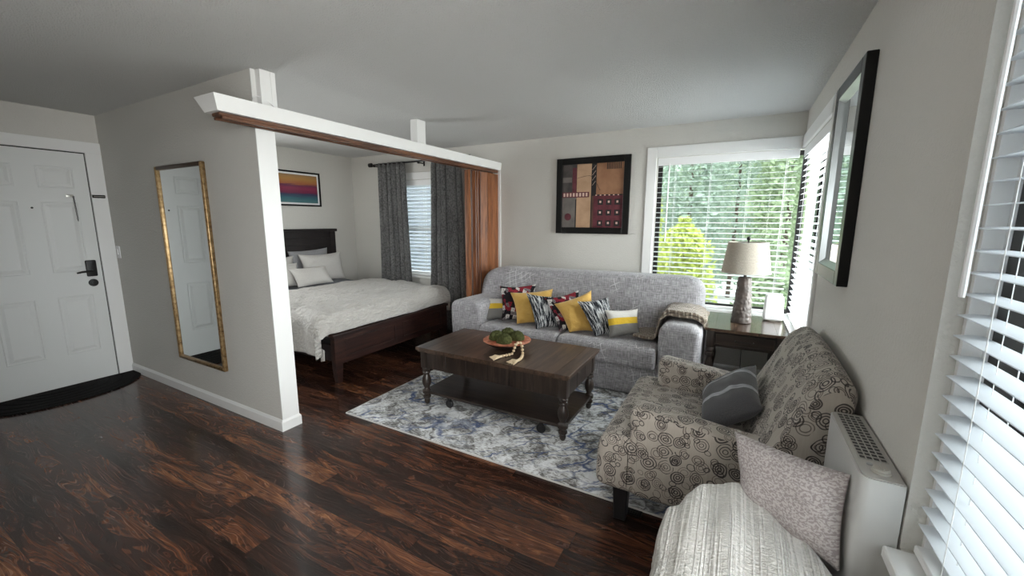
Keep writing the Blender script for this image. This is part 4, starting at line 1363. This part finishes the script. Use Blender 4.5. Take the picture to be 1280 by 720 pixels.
LEGP = [(.013, .0), (.021, .012), (.024, .03), (.020, .045), (.030, .052), (.033, .062), (.030, .072), (.022, .078), (.022, .086), (.036, .094), (.036, .118), (.024, .126), (.020, .136), (.026, .15), (.035, .172), (.038, .195), (.034, .222), (.024, .245), (.020, .256), (.030, .264), (.033, .272), (.030, .281), (.021, .286), (.031, .295), (.032, .303), (.026, .312), (.026, .318)]
for x in (ix0 + .030, ix1 - .030):
    for y in (iy0 + .030, iy1 - .030):
        bm = NB(); lathe(bm, LEGP, x, y, .010, 20); box(bm, x - .031, x + .031, y - .031, y + .031, .322, TZ - .038, .003, 2)
        obj('leg', bm, M['espz'], ct)
bm = NB(); box(bm, ix0 + .006, ix1 - .006, iy0 + .012, iy1 - .012, .104, .126, .004, 2)
obj('shelf', bm, M['espx'], ct, smooth=None)
for (x, y) in ((-1.93, 2.475), (-1.93, 2.99), (-1.12, 2.475), (-1.12, 2.99)):
    bm = NB(); lathe(bm, [(.012, -.012), (.030, -.011), (.034, -.006), (.034, .006), (.030, .011), (.012, .012)], x, .044, y, 18, axis='y')
    box(bm, x - .010, x + .010, y - .016, y + .016, .062, .105, .002, 1)
    obj('caster', bm, M['black'], ct)

# bowl, moss balls and bead garland
bcx, bcy, bz = -1.545, 2.735, TZ
bowl = thing('decorative_bowl', 'shallow coral petal bowl holding moss balls on the coffee table', 'bowl', (bcx, bcy, bz))
bm = NB(); lathe(bm, [(.045, 0.001), (.080, .004), (.140, .032), (.190, .064), (.1935, .070), (.190, .0695)], bcx, bcy, bz, 40); obj('bowl_shell', bm, M['bowlout'], bowl)
bm = NB()
rings_ = lathe(bm, [(.1910, .0703), (.186, .0670), (.136, .0375), (.080, .0105), (.02, .008)], bcx, bcy, bz, 40)
obj('inlay', bm, M['petal'], bowl)
for k, (x, y, z, r, lab) in enumerate(((-.082, -.025, .080, .061, 'dark green moss ball on the left side of the coral bowl'), (.018, -.078, .082, .061, 'dark green moss ball at the front of the coral bowl'),
                                   (.066, .045, .080, .060, 'dark green moss ball on the right side of the coral bowl'), (-.040, .085, .084, .060, 'dark green moss ball at the back of the coral bowl'))):
    bm = NB(); ball(bm, (bcx + x, bcy + y, bz + z), r, 4, (1, 1, .95), .10)
    tag(obj('moss_ball', bm, M['moss'], loc=(bcx + x, bcy + y, bz + z - r)), lab, 'decorative ball', 'moss balls in the bowl')
gar = thing('bead_garland', 'pale wooden bead garland with jute tassels draped over the bowl rim', 'bead garland', (-1.40, 2.57, TZ))
g1 = [(-1.455, 2.525, .512), (-1.443, 2.547, .512), (-1.432, 2.569, .512), (-1.421, 2.590, .515), (-1.412, 2.600, .536), (-1.405, 2.603, .560), (-1.401, 2.612, .582), (-1.396, 2.634, .590), (-1.380, 2.650, .588)]
g2 = [(-1.362, 2.638, .570), (-1.354, 2.630, .545), (-1.347, 2.622, .523), (-1.339, 2.602, .512), (-1.331, 2.580, .512), (-1.323, 2.558, .512), (-1.317, 2.536, .512), (-1.313, 2.513, .512)]
bm = NB(); tube(bm, g1 + g2, .002, 5); obj('string', bm, M['jute'], gar)
for p in g1 + g2:
    bm = NB(); ball(bm, p, .0118, 2); obj('bead', bm, M['bead'], gar)
for (p, dvec) in (((-1.461, 2.512, .512), Vector((-.55, -.8, 0))), ((-1.312, 2.499, .512), Vector((-.35, -.93, 0)))):
    bm = NB(); p = Vector(p); dvec.normalize(); sd = Vector((-dvec.y, dvec.x, 0))
    tube(bm, [p, p + dvec * .018], .010, 8)
    for k in range(16):
        s = (k / 15 - .5)
        l_ = .085 + .012 * nz(k * 1.7, 2)
        pts = [p + dvec * .012 + sd * s * .012, p + dvec * (.05) + sd * s * .05 + Vector((0, 0, .002 + .006 * (k % 3) - .004)), p + dvec * l_ + sd * s * .085 + Vector((0, 0, -.008 + .004 * (k % 2)))]
        tube(bm, pts, [.004, .0042, .0025], 5)
    obj('tassel', bm, M['jute'], gar)

# ------------------------------------------------------------------ end table, lamp, speaker
EX0, EX1, EY0, EY1, EZ = -.178, .404, 3.635, 4.330, .640
et = thing('end_table', 'dark wooden end table with one drawer and turned legs between sofa and window', 'end table', ((EX0 + EX1) / 2, (EY0 + EY1) / 2, 0))
bm = NB()
box(bm, EX0, EX0 + .075, EY0, EY1, EZ - .024, EZ, .003, 2); box(bm, EX1 - .075, EX1, EY0, EY1, EZ - .024, EZ, .003, 2)
for k in range(3):
    a = EX0 + .075 + (EX1 - EX0 - .15) * k / 3; b = EX0 + .075 + (EX1 - EX0 - .15) * (k + 1) / 3
    box(bm, a + .0005, b - .0005, EY0, EY1, EZ - .024, EZ)
obj('tabletop', bm, M['tabletopend'], et, smooth=None)
bm = NB()
za, zb = EZ - .155, EZ - .024
ux0, ux1, uy0, uy1 = EX0 + .018, EX1 - .018, EY0 + .018, EY1 - .018
box(bm, ux0, ux0 + .02, uy0 + .05, uy1, za, zb); box(bm, ux1 - .02, ux1, uy0 + .05, uy1, za, zb); box(bm, ux0, ux1, uy1 - .02, uy1, za, zb)
box(bm, ux0 + .05, ux1 - .05, uy0 + .006, uy0 + .022, za, za + .014); box(bm, ux0 + .05, ux1 - .05, uy0 + .006, uy0 + .022, zb - .012, zb)
box(bm, ux0 + .05, ux0 + .062, uy0 + .006, uy0 + .022, za + .014, zb - .012); box(bm, ux1 - .062, ux1 - .05, uy0 + .006, uy0 + .022, za + .014, zb - .012)
obj('apron', bm, M['espz'], et, smooth=None)
bm = NB(); box(bm, ux0 + .064, ux1 - .064, uy0 + .003, uy0 + .30, za + .016, zb - .014)
for q in ((ux0 + .064, ux1 - .064, za + .016, za + .026), (ux0 + .064, ux1 - .064, zb - .024, zb - .014), (ux0 + .064, ux0 + .074, za + .026, zb - .024), (ux1 - .074, ux1 - .064, za + .026, zb - .024)):
    box(bm, q[0], q[1], uy0 - .004, uy0 + .004, q[2], q[3], .002, 1)
dr = obj('drawer', bm, M['espx'], et, smooth=None)
bm = NB(); zc = (za + zb) / 2; xc = (ux0 + ux1) / 2
tube(bm, [(xc - .065, uy0 + .004, zc), (xc - .062, uy0 - .022, zc), (xc - .045, uy0 - .026, zc), (xc + .045, uy0 - .026, zc), (xc + .062, uy0 - .022, zc), (xc + .065, uy0 + .004, zc)], .005, 8)
obj('handle', bm, M['metaldark'], dr)
LP2 = [(.013, 0), (.022, .014), (.024, .035), (.019, .05), (.030, .06), (.030, .075), (.020, .085), (.024, .14), (.034, .22), (.036, .26), (.030, .32), (.021, .37), (.020, .385), (.031, .395), (.034, .41), (.031, .425), (.021, .432), (.031, .442), (.032, .455), (.025, .468), (.025, .475)]
for x in (ux0 + .028, ux1 - .028):
    for y in (uy0 + .028, uy1 - .028):
        bm = NB(); lathe(bm, LP2, x, y, 0.001, 18); box(bm, x - .029, x + .029, y - .029, y + .029, za - .012, zb, .003, 2); obj('leg', bm, M['espz'], et)
bm = NB(); tube(bm, [(.10, 4.36, .62), (.10, 4.38, .45), (.115, 4.40, .30), (.12, 4.41, .10), (.16, 4.40, .012), (.3, 4.40, .006)], .003, 6)
tag(obj('power_cord', bm, M['cordb'], loc=(.1, 4.4, 0)), 'thin dark power cord hanging behind the end table', 'cord')

lx, ly = .082, 3.985
lamp = thing('table_lamp', 'table lamp with linen drum shade and textured brown column base', 'lamp', (lx, ly, EZ))
bm = NB()
def facet(t, z):
    d_ = noise.voronoi(Vector((t * 2.3, z * 30, 0)))[0]
    return 1.0 + .10 * (d_[1] - d_[0]) - .06 * (d_[0]) if True else 1 + .055 * abs(noise.noise(Vector((cos(t) * 2.6, sin(t) * 2.6, z * 26)))) - .05 * abs(noise.noise(Vector((cos(t) * 3.3 + 5, sin(t) * 3.3, z * 40))))
prof = [(.070, 0), (.076, .004)] + [(.079 - .028 * k / 64, .008 + .382 * k / 64) for k in range(65)] + [(.046, .396), (.02, .398)]
lathe(bm, prof, lx, ly, EZ, 80, jit=facet)
obj('lamp_base', bm, M['lampbase'], lamp, smooth=20)
bm = NB(); lathe(bm, [(.012, .39), (.012, .43), (.006, .432), (.006, .70), (.001, .701)], lx, ly, EZ, 12)
for k in range(3):
    a = 2 * pi * k / 3; tube(bm, [(lx, ly, EZ + .695), (lx + .148 * cos(a), ly + .148 * sin(a), EZ + .688)], .0025, 6)
obj('stem', bm, M['metaldark'], lamp)
bm = NB(); ball(bm, (lx, ly, EZ + .722), .016, 3); lathe(bm, [(.006, .700), (.010, .704), (.005, .71)], lx, ly, EZ, 12); obj('finial', bm, M['metaldark'], lamp)
bm = NB()
sh0, sh1, r0_, r1_ = EZ + .432, EZ + .692, .187, .150
grid_surf(bm, 64, 4, lambda u, v: (lx + (r0_ + (r1_ - r0_) * v) * cos(2 * pi * u), ly + (r0_ + (r1_ - r0_) * v) * sin(2 * pi * u), sh0 + (sh1 - sh0) * v))
grid_surf(bm, 64, 4, lambda u, v: (lx + (r0_ - .003 + (r1_ - r0_) * v) * cos(-2 * pi * u), ly + (r0_ - .003 + (r1_ - r0_) * v) * sin(-2 * pi * u), sh0 + (sh1 - sh0) * v))
sh = obj('lamp_shade', bm, M['lampshade'], lamp)
for (zz, rr) in ((sh0 + .004, r0_), (sh1 - .004, r1_)):
    bm = NB()
    tube(bm, [(lx + rr * cos(2 * pi * k / 48), ly + rr * sin(2 * pi * k / 48), zz) for k in range(49)], .004, 6)
    obj('trim_tape', bm, M['greyknob'], sh)

sp_ = thing('smart_speaker', 'white rounded speaker standing on the end table by the window', 'speaker', (.325, 4.19, EZ))
bm = NB()
SP = rounded_poly([(.248, EZ + .008), (.402, EZ + .008), (.392, EZ + .232), (.257, EZ + .232)], [.025, .025, .03, .03], 6)
prism(bm, SP, 'y', 4.135, 4.245, .022, 4); obj('body', bm, M['plastic'], sp_, smooth=180)
bm = NB(); lathe(bm, [(.045, 0.0), (.050, .002), (.050, .008), (.001, .009)], .325, 4.19, EZ, 20); obj('foot', bm, M['greyknob'], sp_)
bm = NB()
for k in range(5): box(bm, .306 + k * .008, .3105 + k * .008, 4.1338, 4.1352, EZ + .038, EZ + .044)
obj('logo', bm, M['mark'], sp_, smooth=None)

# ------------------------------------------------------------------ armchair
AY0, AY1 = 1.850, 2.790
ac = thing('armchair', 'beige armchair patterned with dark rings, facing the coffee table', 'armchair', (-.05, 2.32, 0))
aw = .155
def sbm(): return NB()
bm = NB(); prism(bm, rounded_poly([(-.43, .185), (.30, .185), (.33, .36), (-.47, .36)], .02, 3), 'y', AY0 + .02, AY1 - .02, .02, 3, nseg=4)
obj('base', bm, M['rings'], ac, uv=1)
bm = NB()        # seat cushion with the T-shaped front that wraps over the arms' fronts
pr = rounded_poly([(-.535, .20), (.16, .30), (.16, .455), (-.535, .475)], [.05, .02, .02, .13], 9)
softprism(bm, pr, 'y', AY0 + aw - .005, AY1 - aw + .005, .03)
pr = rounded_poly([(-.545, .180), (-.335, .180), (-.335, .470), (-.535, .470)], [.06, .05, .05, .14], 8)
softprism(bm, pr, 'y', AY0 + .004, AY1 - .004, .045)
obj('seat_cushion', bm, M['rings'], ac, uv=1, smooth=60)
for (y0, y1) in ((AY0, AY0 + aw), (AY1 - aw, AY1)):
    bm = NB()
    pr = rounded_poly([(-.372, .175), (.31, .185), (.345, .42), (.22, .575), (.05, .585), (-.15, .610), (-.385, .640)], [.05, .05, .05, .06, .05, .1, .06], 7)
    softprism(bm, pr, 'y', y0, y1, .04)
    obj('arm', bm, M['rings'], ac, uv=1, smooth=60)
bm = NB()
BK = rounded_poly([(.075, .40), (.30, .33), (.437, .80), (.440, .885), (.375, .930), (.300, .875)], [.03, .02, .05, .04, .06, .08], 7)
nb = 16
rgs = []
for k in range(nb + 1):
    f = k / nb
    y = AY0 - .043 + f * (AY1 - AY0 + .05)
    e_ = 1 - abs(2 * f - 1) ** 5
    ed = min(f, 1 - f) * (AY1 - AY0)
    rim = .050
    ins = 0 if ed > rim else .034 * (1 - sqrt(max(0, 1 - (1 - ed / rim) ** 2)))
    ring = []
    for (x, z) in BK:
        up = max(0, (z - .6) / .32)
        cxm, czm = .28, .62
        d_v = Vector((x - cxm, z - czm)); L_ = d_v.length or 1
        x2, z2 = x - d_v.x / L_ * ins, z - d_v.y / L_ * ins
        z2 += up * .025 * (1 - (2 * f - 1) ** 2)
        ring.append(bm.verts.new((x2, y, z2)))
    rgs.append(ring)
m_ = len(BK)
# end rings with finer steps near the rims
for k in range(nb):
    for q in range(m_): bm.faces.new((rgs[k][q], rgs[k][(q + 1) % m_], rgs[k + 1][(q + 1) % m_], rgs[k + 1][q]))
bm.faces.new(rgs[0][::-1]); bm.faces.new(rgs[-1])
bmesh.ops.recalc_face_normals(bm, faces=bm.faces)
obj('back', bm, M['rings'], ac, uv=1, smooth=60)
for x in (-.455, .20):
    for y in (AY0 + .045, AY1 - .115):
        bm = NB(); prism(bm, [(x, .187), (x + .075, .187), (x + .068, .001), (x + .010, .001)], 'y', y, y + .07, .004, 1)
        obj('leg', bm, M['black'], ac, smooth=None)

# grey lumbar pillow in the armchair
q = ((.030, 2.17, .60), (.115, 2.63, .735), (.060, 2.62, .475), (-.06, 2.12, .475))
bm = NB(); pillow(bm, (.150, 2.62, .690), (.165, 2.13, .640), (-.08, 2.06, .500), (-.11, 2.55, .505), .15, 24, .06, 31)
gp = tag(obj('cushion', bm, M['grey_denim'], loc=(0, 2.35, .485), smooth=180), 'dark grey tweed cushion with pale ribbon bands in the armchair', 'cushion')

# floor vent
fv = thing('floor_vent', 'small dark metal floor vent under the patterned armchair', 'floor vent', (-.42, 2.07, 0))
bm = NB(); box(bm, -.56, -.33, 1.955, 2.005, .0005, .004); bm.free()
bm = NB()
va, vb, vc, vd = -.430, -.320, 1.960, 2.110
for q in ((va, va + .010, vc, vd), (vb - .010, vb, vc, vd), (va, vb, vc, vc + .010), (va, vb, vd - .010, vd)): box(bm, q[0], q[1], q[2], q[3], .0005, .005)
obj('frame', bm, M['metaldark'], fv, smooth=None)
bm = NB(); box(bm, va + .008, vb - .008, vc + .008, vd - .008, .0003, .001)
for k in range(9): box(bm, va + .010, vb - .010, vc + .016 + k * .0145, vc + .021 + k * .0145, .001, .004)
obj('grille', bm, M['bronze'], fv, smooth=None)

# ------------------------------------------------------------------ wall heater
HX0, HY0, HY1, HZ = .348, 1.352, 1.802, .820
ht = thing('panel_heater', 'slim white panel heater with top grille against the right wall', 'heater', ((HX0 + XR) / 2, (HY0 + HY1) / 2, 0))
bm = NB()
prism(bm, rounded_poly([(HX0, HY0), (XR - .004, HY0), (XR - .004, HY1), (HX0, HY1)], [.03, .004, .004, .03], 6), 'z', .03, HZ - .006, 0)
prism(bm, rounded_poly([(HX0 + .012, HY0 + .01), (XR - .004, HY0 + .01), (XR - .004, HY1 - .01), (HX0 + .012, HY1 - .01)], [.02, .004, .004, .02], 5), 'z', 0, .03)
obj('casing', bm, M['heater'], ht)
bm = NB(); prism(bm, rounded_poly([(HX0 + .004, HY0 + .003), (XR - .006, HY0 + .003), (XR - .006, HY1 - .003), (HX0 + .004, HY1 - .003)], [.027, .004, .004, .027], 6), 'z', HZ - .006, HZ - .002, .002, 2)
obj('top_panel', bm, M['heatertop'], ht)
gx0, gx1, gy0, gy1 = HX0 + .017, XR - .018, HY0 + .105, HY1 - .022
bm = NB(); box(bm, gx0, gx1, gy0, gy1, HZ - .0025, HZ - .0012, mi=1)
for k in range(5):
    x = gx0 + (gx1 - gx0) * k / 4; box(bm, x - .0013, x + .0013, gy0, gy1, HZ - .002, HZ + .0015)
for k in range(16):
    y = gy0 + (gy1 - gy0) * k / 15; box(bm, gx0, gx1, y - .0013, y + .0013, HZ - .002, HZ + .0012)
obj('grille', bm, [M['heatertop'], M['black']], ht, smooth=None)
bm = NB(); lathe(bm, [(.022, 0), (.022, .005), (.019, .007), (.019, .012), (.017, .014), (.001, .0145)], (HX0 + XR) / 2 + .002, HY0 + .045, HZ - .002, 24)
box(bm, (HX0 + XR) / 2 - .001, (HX0 + XR) / 2 + .005, HY0 + .030, HY0 + .060, HZ + .010, HZ + .015, .001, 1)
obj('thermostat_knob', bm, M['greyknob'], ht)
bm = NB(); lathe(bm, [(.007, 0), (.007, .004), (.001, .0045)], HX0 + .034, HY0 + .078, HZ - .002, 14); obj('button', bm, M['mark'], ht)

# ------------------------------------------------------------------ ottoman, throw and pillow in the foreground
ot = thing('ottoman', 'low upholstered ottoman covered by the cream throw in front of the heater', 'ottoman', (.09, 1.33, 0))
bm = NB(); box(bm, -.045, .325, .84, 1.52, .11, .452, .05, 5); obj('seat', bm, M['greypillow'], ot, smooth=60)
for x in (-.02, .24):
    for y in (.91, 1.42):
        bm = NB(); prism(bm, [(x, .12), (x + .05, .12), (x + .042, .001), (x + .008, .001)], 'y', y, y + .045); obj('leg', bm, M['espz'], ot, smooth=None)

# throw: heightfield patch with a hanging left side
bm = NB()
bx0, bx1, by0, by1 = -.070, .345, .78, 1.62
uvl = bm.loops.layers.uv.verify()
def throw2(u, v, lift):
    # u: 0 = hem hanging on the left ... 1 = right edge ; v: 0 near camera .. 1 far edge
    s = u * .70 - .17                    # arc length across; <0 hangs down the left side
    yfar = 1.615 - .0
    over = .26
    tt = v * (.82 + .16)
    y = by0 + min(tt, .80)
    r = .07
    if tt > .80:
        oy, dyy = fold(tt - .80, r); y = by0 + .80 + oy
    else: dyy = 0
    if s < 0:
        ox, dx = fold(-s, r); x = bx0 - ox
    else:
        dx = 0; x = bx0 + s
        # the far right corner is folded back along a diagonal
        lim = .205 + .31 * max(0, (1.60 - y)) * 1.15
        if x > lim - .02:
            exc = x - (lim - .02)
            x = lim - .02 + min(exc, .03) * .8
            dx = min(.07, max(0, exc) * .9)
        x = min(x, .335)
    h = .520 + .040 * math.exp(-((x - .03) ** 2 / .03 + (y - 1.42) ** 2 / .08))
    h += .018 * nz(x * 5, y * 5, 3) + .006 * sin(s * 60 + 2.5 * nz(x * 4, y * 2, 1))
    ca_, cb_ = max(0, bx0 + .15 - x), max(0, y - (by0 + .62))
    dco = sqrt(ca_ * ca_ + cb_ * cb_) - .16
    dr_ = max(dx, dyy) + .3 * min(dx, dyy) + max(0, dco) * 1.6 * (1 if ca_ > 0 and cb_ > 0 else 0)
    z = max(h - dr_, .465 if (s >= .12 and dyy == 0) else .15) + lift
    if s < 0: x -= lift * .8 + .010 * sin(y * 20 + 1) * min(1, dx / .1); z -= lift * .5
    if dyy > .02: y += lift * .7
    return (x, y, z)
A = grid_surf(bm, 90, 90, lambda u, v: throw2(u, v, .012))
B = grid_surf(bm, 90, 90, lambda u, v: throw2(u, v, 0))
for i_ in range(90):
    for j_ in (0, 90): bm.faces.new((A[i_][j_], B[i_][j_], B[i_ + 1][j_], A[i_ + 1][j_]))
for j_ in range(90):
    for i_ in (0, 90): bm.faces.new((A[i_][j_], A[i_][j_ + 1], B[i_][j_ + 1], B[i_][j_]))
bmesh.ops.recalc_face_normals(bm, faces=bm.faces)
tb = tag(obj('throw_blanket', bm, M['throw'], loc=(.1, 1.3, .5), smooth=180), 'cream ribbed throw blanket with knotted fringe draped in front of the armchair', 'throw')
bm = NB()
for k in range(34):
    v = (k + .5) / 34
    p = Vector(throw2(.0, v, .006))
    tube(bm, [p + Vector((0, 0, .01)), p + Vector((-.003, .002 * sin(k), -.012)), p + Vector((-.004, .004 * sin(k * 2.1), -.045)), p + Vector((-.006 + .006 * sin(k), .006 * sin(k * 3.3), -.095))], [.004, .0065, .0045, .005], 6)
obj('fringe', bm, M['tassel'], tb)

bm = NB(); pillow(bm, (.050, 1.650, .725), (.345, 1.435, .770), (.335, 1.370, .500), (.100, 1.56, .500), .12, 24, .05, 41)
tag(obj('cushion', bm, M['blotch'], loc=(.2, 1.5, .5), smooth=180), 'mauve mottled cushion leaning between the cream throw and the white heater', 'cushion')

# ------------------------------------------------------------------ outside: ground, trees, shrub
bm = NB(); box(bm, -30, 30, -20, 40, -.6, -.5)
g_ = struct(obj('ground', bm, M['lawn'], smooth=None))
def tree(name, label, x, y, h_, r, n, m, group, cone=.5, zb=-.5, size=.075, trunk=.055):
    root = thing(name, label, 'tree' if 'tree' in name else 'shrub', (x, y, zb), group)
    rnd = random.Random(int(x * 100 + y * 37))
    bm = NB(); tube(bm, [(x, y, zb), (x + .05, y, zb + h_ * .4), (x, y + .04, zb + h_ * .8)], [trunk, trunk * .7, trunk * .25], 8)
    obj('trunk', bm, M['bark'], root)
    verts, faces = [], []
    for k in range(n):
        t_k = rnd.random() ** .85
        z = zb + h_ * (.04 + .96 * t_k)
        prof_ = (1 - cone * t_k) if cone >= 0 else sqrt(max(.02, 1 - abs(2 * t_k - .9) ** 2.2))
        rr = r * prof_ * (.85 + .3 * noise.noise(Vector((x + z * 1.3, k % 7, z * 2))))
        a = rnd.random() * 2 * pi
        lump = .78 + .30 * noise.noise(Vector((cos(a) * 2 + x, sin(a) * 2 + y, z * 1.8)))
        q = rr * lump * sqrt(rnd.uniform(.35, 1.0))
        c = Vector((x + q * cos(a), y + q * sin(a), z))
        d1 = Vector((rnd.gauss(0, 1), rnd.gauss(0, 1), rnd.gauss(-.3, .7))).normalized()
        d2 = d1.cross(Vector((rnd.gauss(0, 1), rnd.gauss(0, 1), rnd.gauss(0, 1)))).normalized()
        s = size * rnd.uniform(.6, 1.3)
        i_ = len(verts)
        verts += [c - d1 * s, c + d2 * s * .42, c + d1 * s, c - d2 * s * .42]
        faces.append((i_, i_ + 1, i_ + 2, i_ + 3))
    me = bpy.data.meshes.new('foliage')
    me.from_pydata([(v - Vector((x, y, zb)))[:] for v in verts], [], faces)
    me.materials.append(m)
    o = bpy.data.objects.new('foliage', me); link(o, root)
    return root
TG = 'trees beyond the back window'
tree('evergreen_tree', 'sage green tree outside the back window, behind the table lamp', .78, 9.6, 5.6, 1.0, 8000, M['leafgreen'], TG, cone=.22)
tree('evergreen_tree', 'blue-green tree outside at the middle of the back window', -1.00, 9.7, 6.0, 1.0, 8000, M['leafblue'], TG, cone=.22)
tree('evergreen_tree', 'blue-green tree outside in the back row, seen left of the lamp', -.12, 12.2, 6.8, 1.25, 8000, M['leafblue'], TG, cone=.2)
tree('evergreen_tree', 'sage green tree outside in the back row at the left of the window', -2.40, 12.2, 6.8, 1.25, 7000, M['leafgreen'], TG, cone=.2)
tree('evergreen_tree', 'sage green tree outside in the back row at the right of the window', 1.75, 12.6, 6.8, 1.0, 6000, M['leafgreen'], TG, cone=.2)
SG = 'shrubs outside the back window'
tree('yellow_shrub', 'bright yellow-green mounded shrub outside the left half of the back window', -.78, 7.3, 2.05, .74, 4600, M['leafyellow'], SG, cone=-1, size=.055, trunk=.04)
tree('yellow_shrub', 'slim yellow-green shrub outside at the left edge of the back window', -1.55, 8.7, 2.85, .34, 1800, M['leafyellow'], SG, cone=-1, size=.055, trunk=.03)
tree('green_shrub', 'low dull green shrub outside below the table lamp', .55, 7.5, 1.35, .60, 3200, M['leafgreen'], SG, cone=-1, size=.055, trunk=.04)
bm = NB()
grid_surf(bm, 50, 16, lambda u, v: (-12 + 26 * u, 15.5 + 4.5 * v + .5 * nz(u * 30, v * 9, 2), -.5 + 9.5 * v ** .8 + .5 * nz(u * 40, v * 12, 5)), uv=False)
struct(obj('hillside', bm, M['hill'], smooth=180))
# pale sided neighbour wall seen through the bedroom blind
bm = NB(); box(bm, -13, -4.6, 8.0, 8.2, -.5, 3.4)
for k in range(24): box(bm, -13, -4.6, 7.985, 8.0, -.5 + k * .16, -.5 + k * .16 + .145)
struct(obj('wall_neighbour', bm, M['siding'], smooth=None))

# ------------------------------------------------------------------ light: overcast sky through the windows, plus added area lamps
wd = bpy.data.worlds.new('overcast'); S.world = wd; wd.use_nodes = True
nt = wd.node_tree; bg = nt.nodes['Background']
tc = nt.nodes.new('ShaderNodeTexCoord'); sp = nt.nodes.new('ShaderNodeSeparateXYZ'); rp = nt.nodes.new('ShaderNodeValToRGB')
nt.links.new(tc.outputs['Generated'], sp.inputs[0]); nt.links.new(sp.outputs[2], rp.inputs[0]); nt.links.new(rp.outputs[0], bg.inputs[0])
r = rp.color_ramp
r.elements[0].position = 0; r.elements[0].color = (.80, .86, .92, 1)
r.elements[1].position = 1; r.elements[1].color = (.95, .98, 1.0, 1)
bg.inputs[1].default_value = 8.0

def portal(name, loc, rot, sx, sy):
    l = bpy.data.lights.new(name, 'AREA'); l.shape = 'RECTANGLE'; l.size = sx; l.size_y = sy
    l.cycles.is_portal = True
    o = bpy.data.objects.new(name, l); link(o); o.location = loc; o.rotation_euler = rot
portal('portal_near', (XR + .14, (NW[0] + NW[1]) / 2, 1.385), (0, radians(90), 0), 1.49, NW[1] - NW[0])
dl = bpy.data.lights.new('added_fill_4', 'AREA'); dl.shape = 'RECTANGLE'; dl.size = 1.40; dl.size_y = 1.75; dl.energy = 66; dl.color = (1.0, .975, .94)  # fill lamp added in the invented window behind the camera
do = bpy.data.objects.new('added_fill_4', dl); link(do); do.location = (XR + .06, (KW[0] + KW[1]) / 2, 1.385); do.rotation_euler = (0, radians(90), 0)
d2 = bpy.data.lights.new('daylight_window_2', 'AREA'); d2.shape = 'RECTANGLE'; d2.size = 1.5; d2.size_y = 1.35; d2.energy = 85; d2.color = (1.0, .99, .97)
d6 = bpy.data.lights.new('added_fill_6', 'AREA'); d6.shape = 'RECTANGLE'; d6.size = 1.05; d6.size_y = .46; d6.energy = 26; d6.color = (.97, .99, 1.0)  # fill lamp added out of view to brighten the bedroom
o6 = bpy.data.objects.new('added_fill_6', d6); link(o6); o6.location = (XL - .05, 2.08, 1.55); o6.rotation_euler = (0, radians(-90), 0)
o2 = bpy.data.objects.new('daylight_window_2', d2); link(o2); o2.location = (XR + .40, (RW[0] + RW[1]) / 2, 1.40); o2.rotation_euler = (0, radians(90), 0)
portal('portal_corner_back', ((CW[0] + CW[1]) / 2, YB + .14, 1.385), (radians(-90), 0, 0), CW[1] - CW[0], 1.49)
portal('portal_bedroom', ((BW[0] + BW[1]) / 2, YB + .14, 1.39), (radians(-90), 0, 0), 1.0, 1.34)

# ------------------------------------------------------------------ camera
yaw, pitch, roll, fpx = .5021, .1629, .0029, 510.065
cy, sy, cp, spt, cr, sr = cos(yaw), sin(yaw), cos(pitch), sin(pitch), cos(roll), sin(roll)
fwd0, right, up = Vector((-sy, cy, 0)), Vector((cy, sy, 0)), Vector((0, 0, 1))
fwd = fwd0 * cp - up * spt; upc = up * cp + fwd0 * spt
rt = right * cr + upc * sr; u2 = -right * sr + upc * cr
cam = bpy.data.cameras.new('camera'); cam.sensor_width = 36; cam.lens = fpx / 1280 * 36; cam.clip_start = .02; cam.clip_end = 200
co = bpy.data.objects.new('camera', cam); link(co)
mw = Matrix((rt, u2, -fwd)).transposed().to_4x4(); mw.translation = Vector((0, 0, 1.502))
co.matrix_world = mw
S.camera = co

vs = S.view_settings
S.display_settings.display_device = 'sRGB'
vs.view_transform = 'Standard'; vs.look = 'None'; vs.exposure = 0.22; vs.gamma = 1.0; vs.use_curve_mapping = False
S.cycles.max_bounces = 14; S.cycles.diffuse_bounces = 8; S.cycles.transparent_max_bounces = 24
S.cycles.use_denoising = True
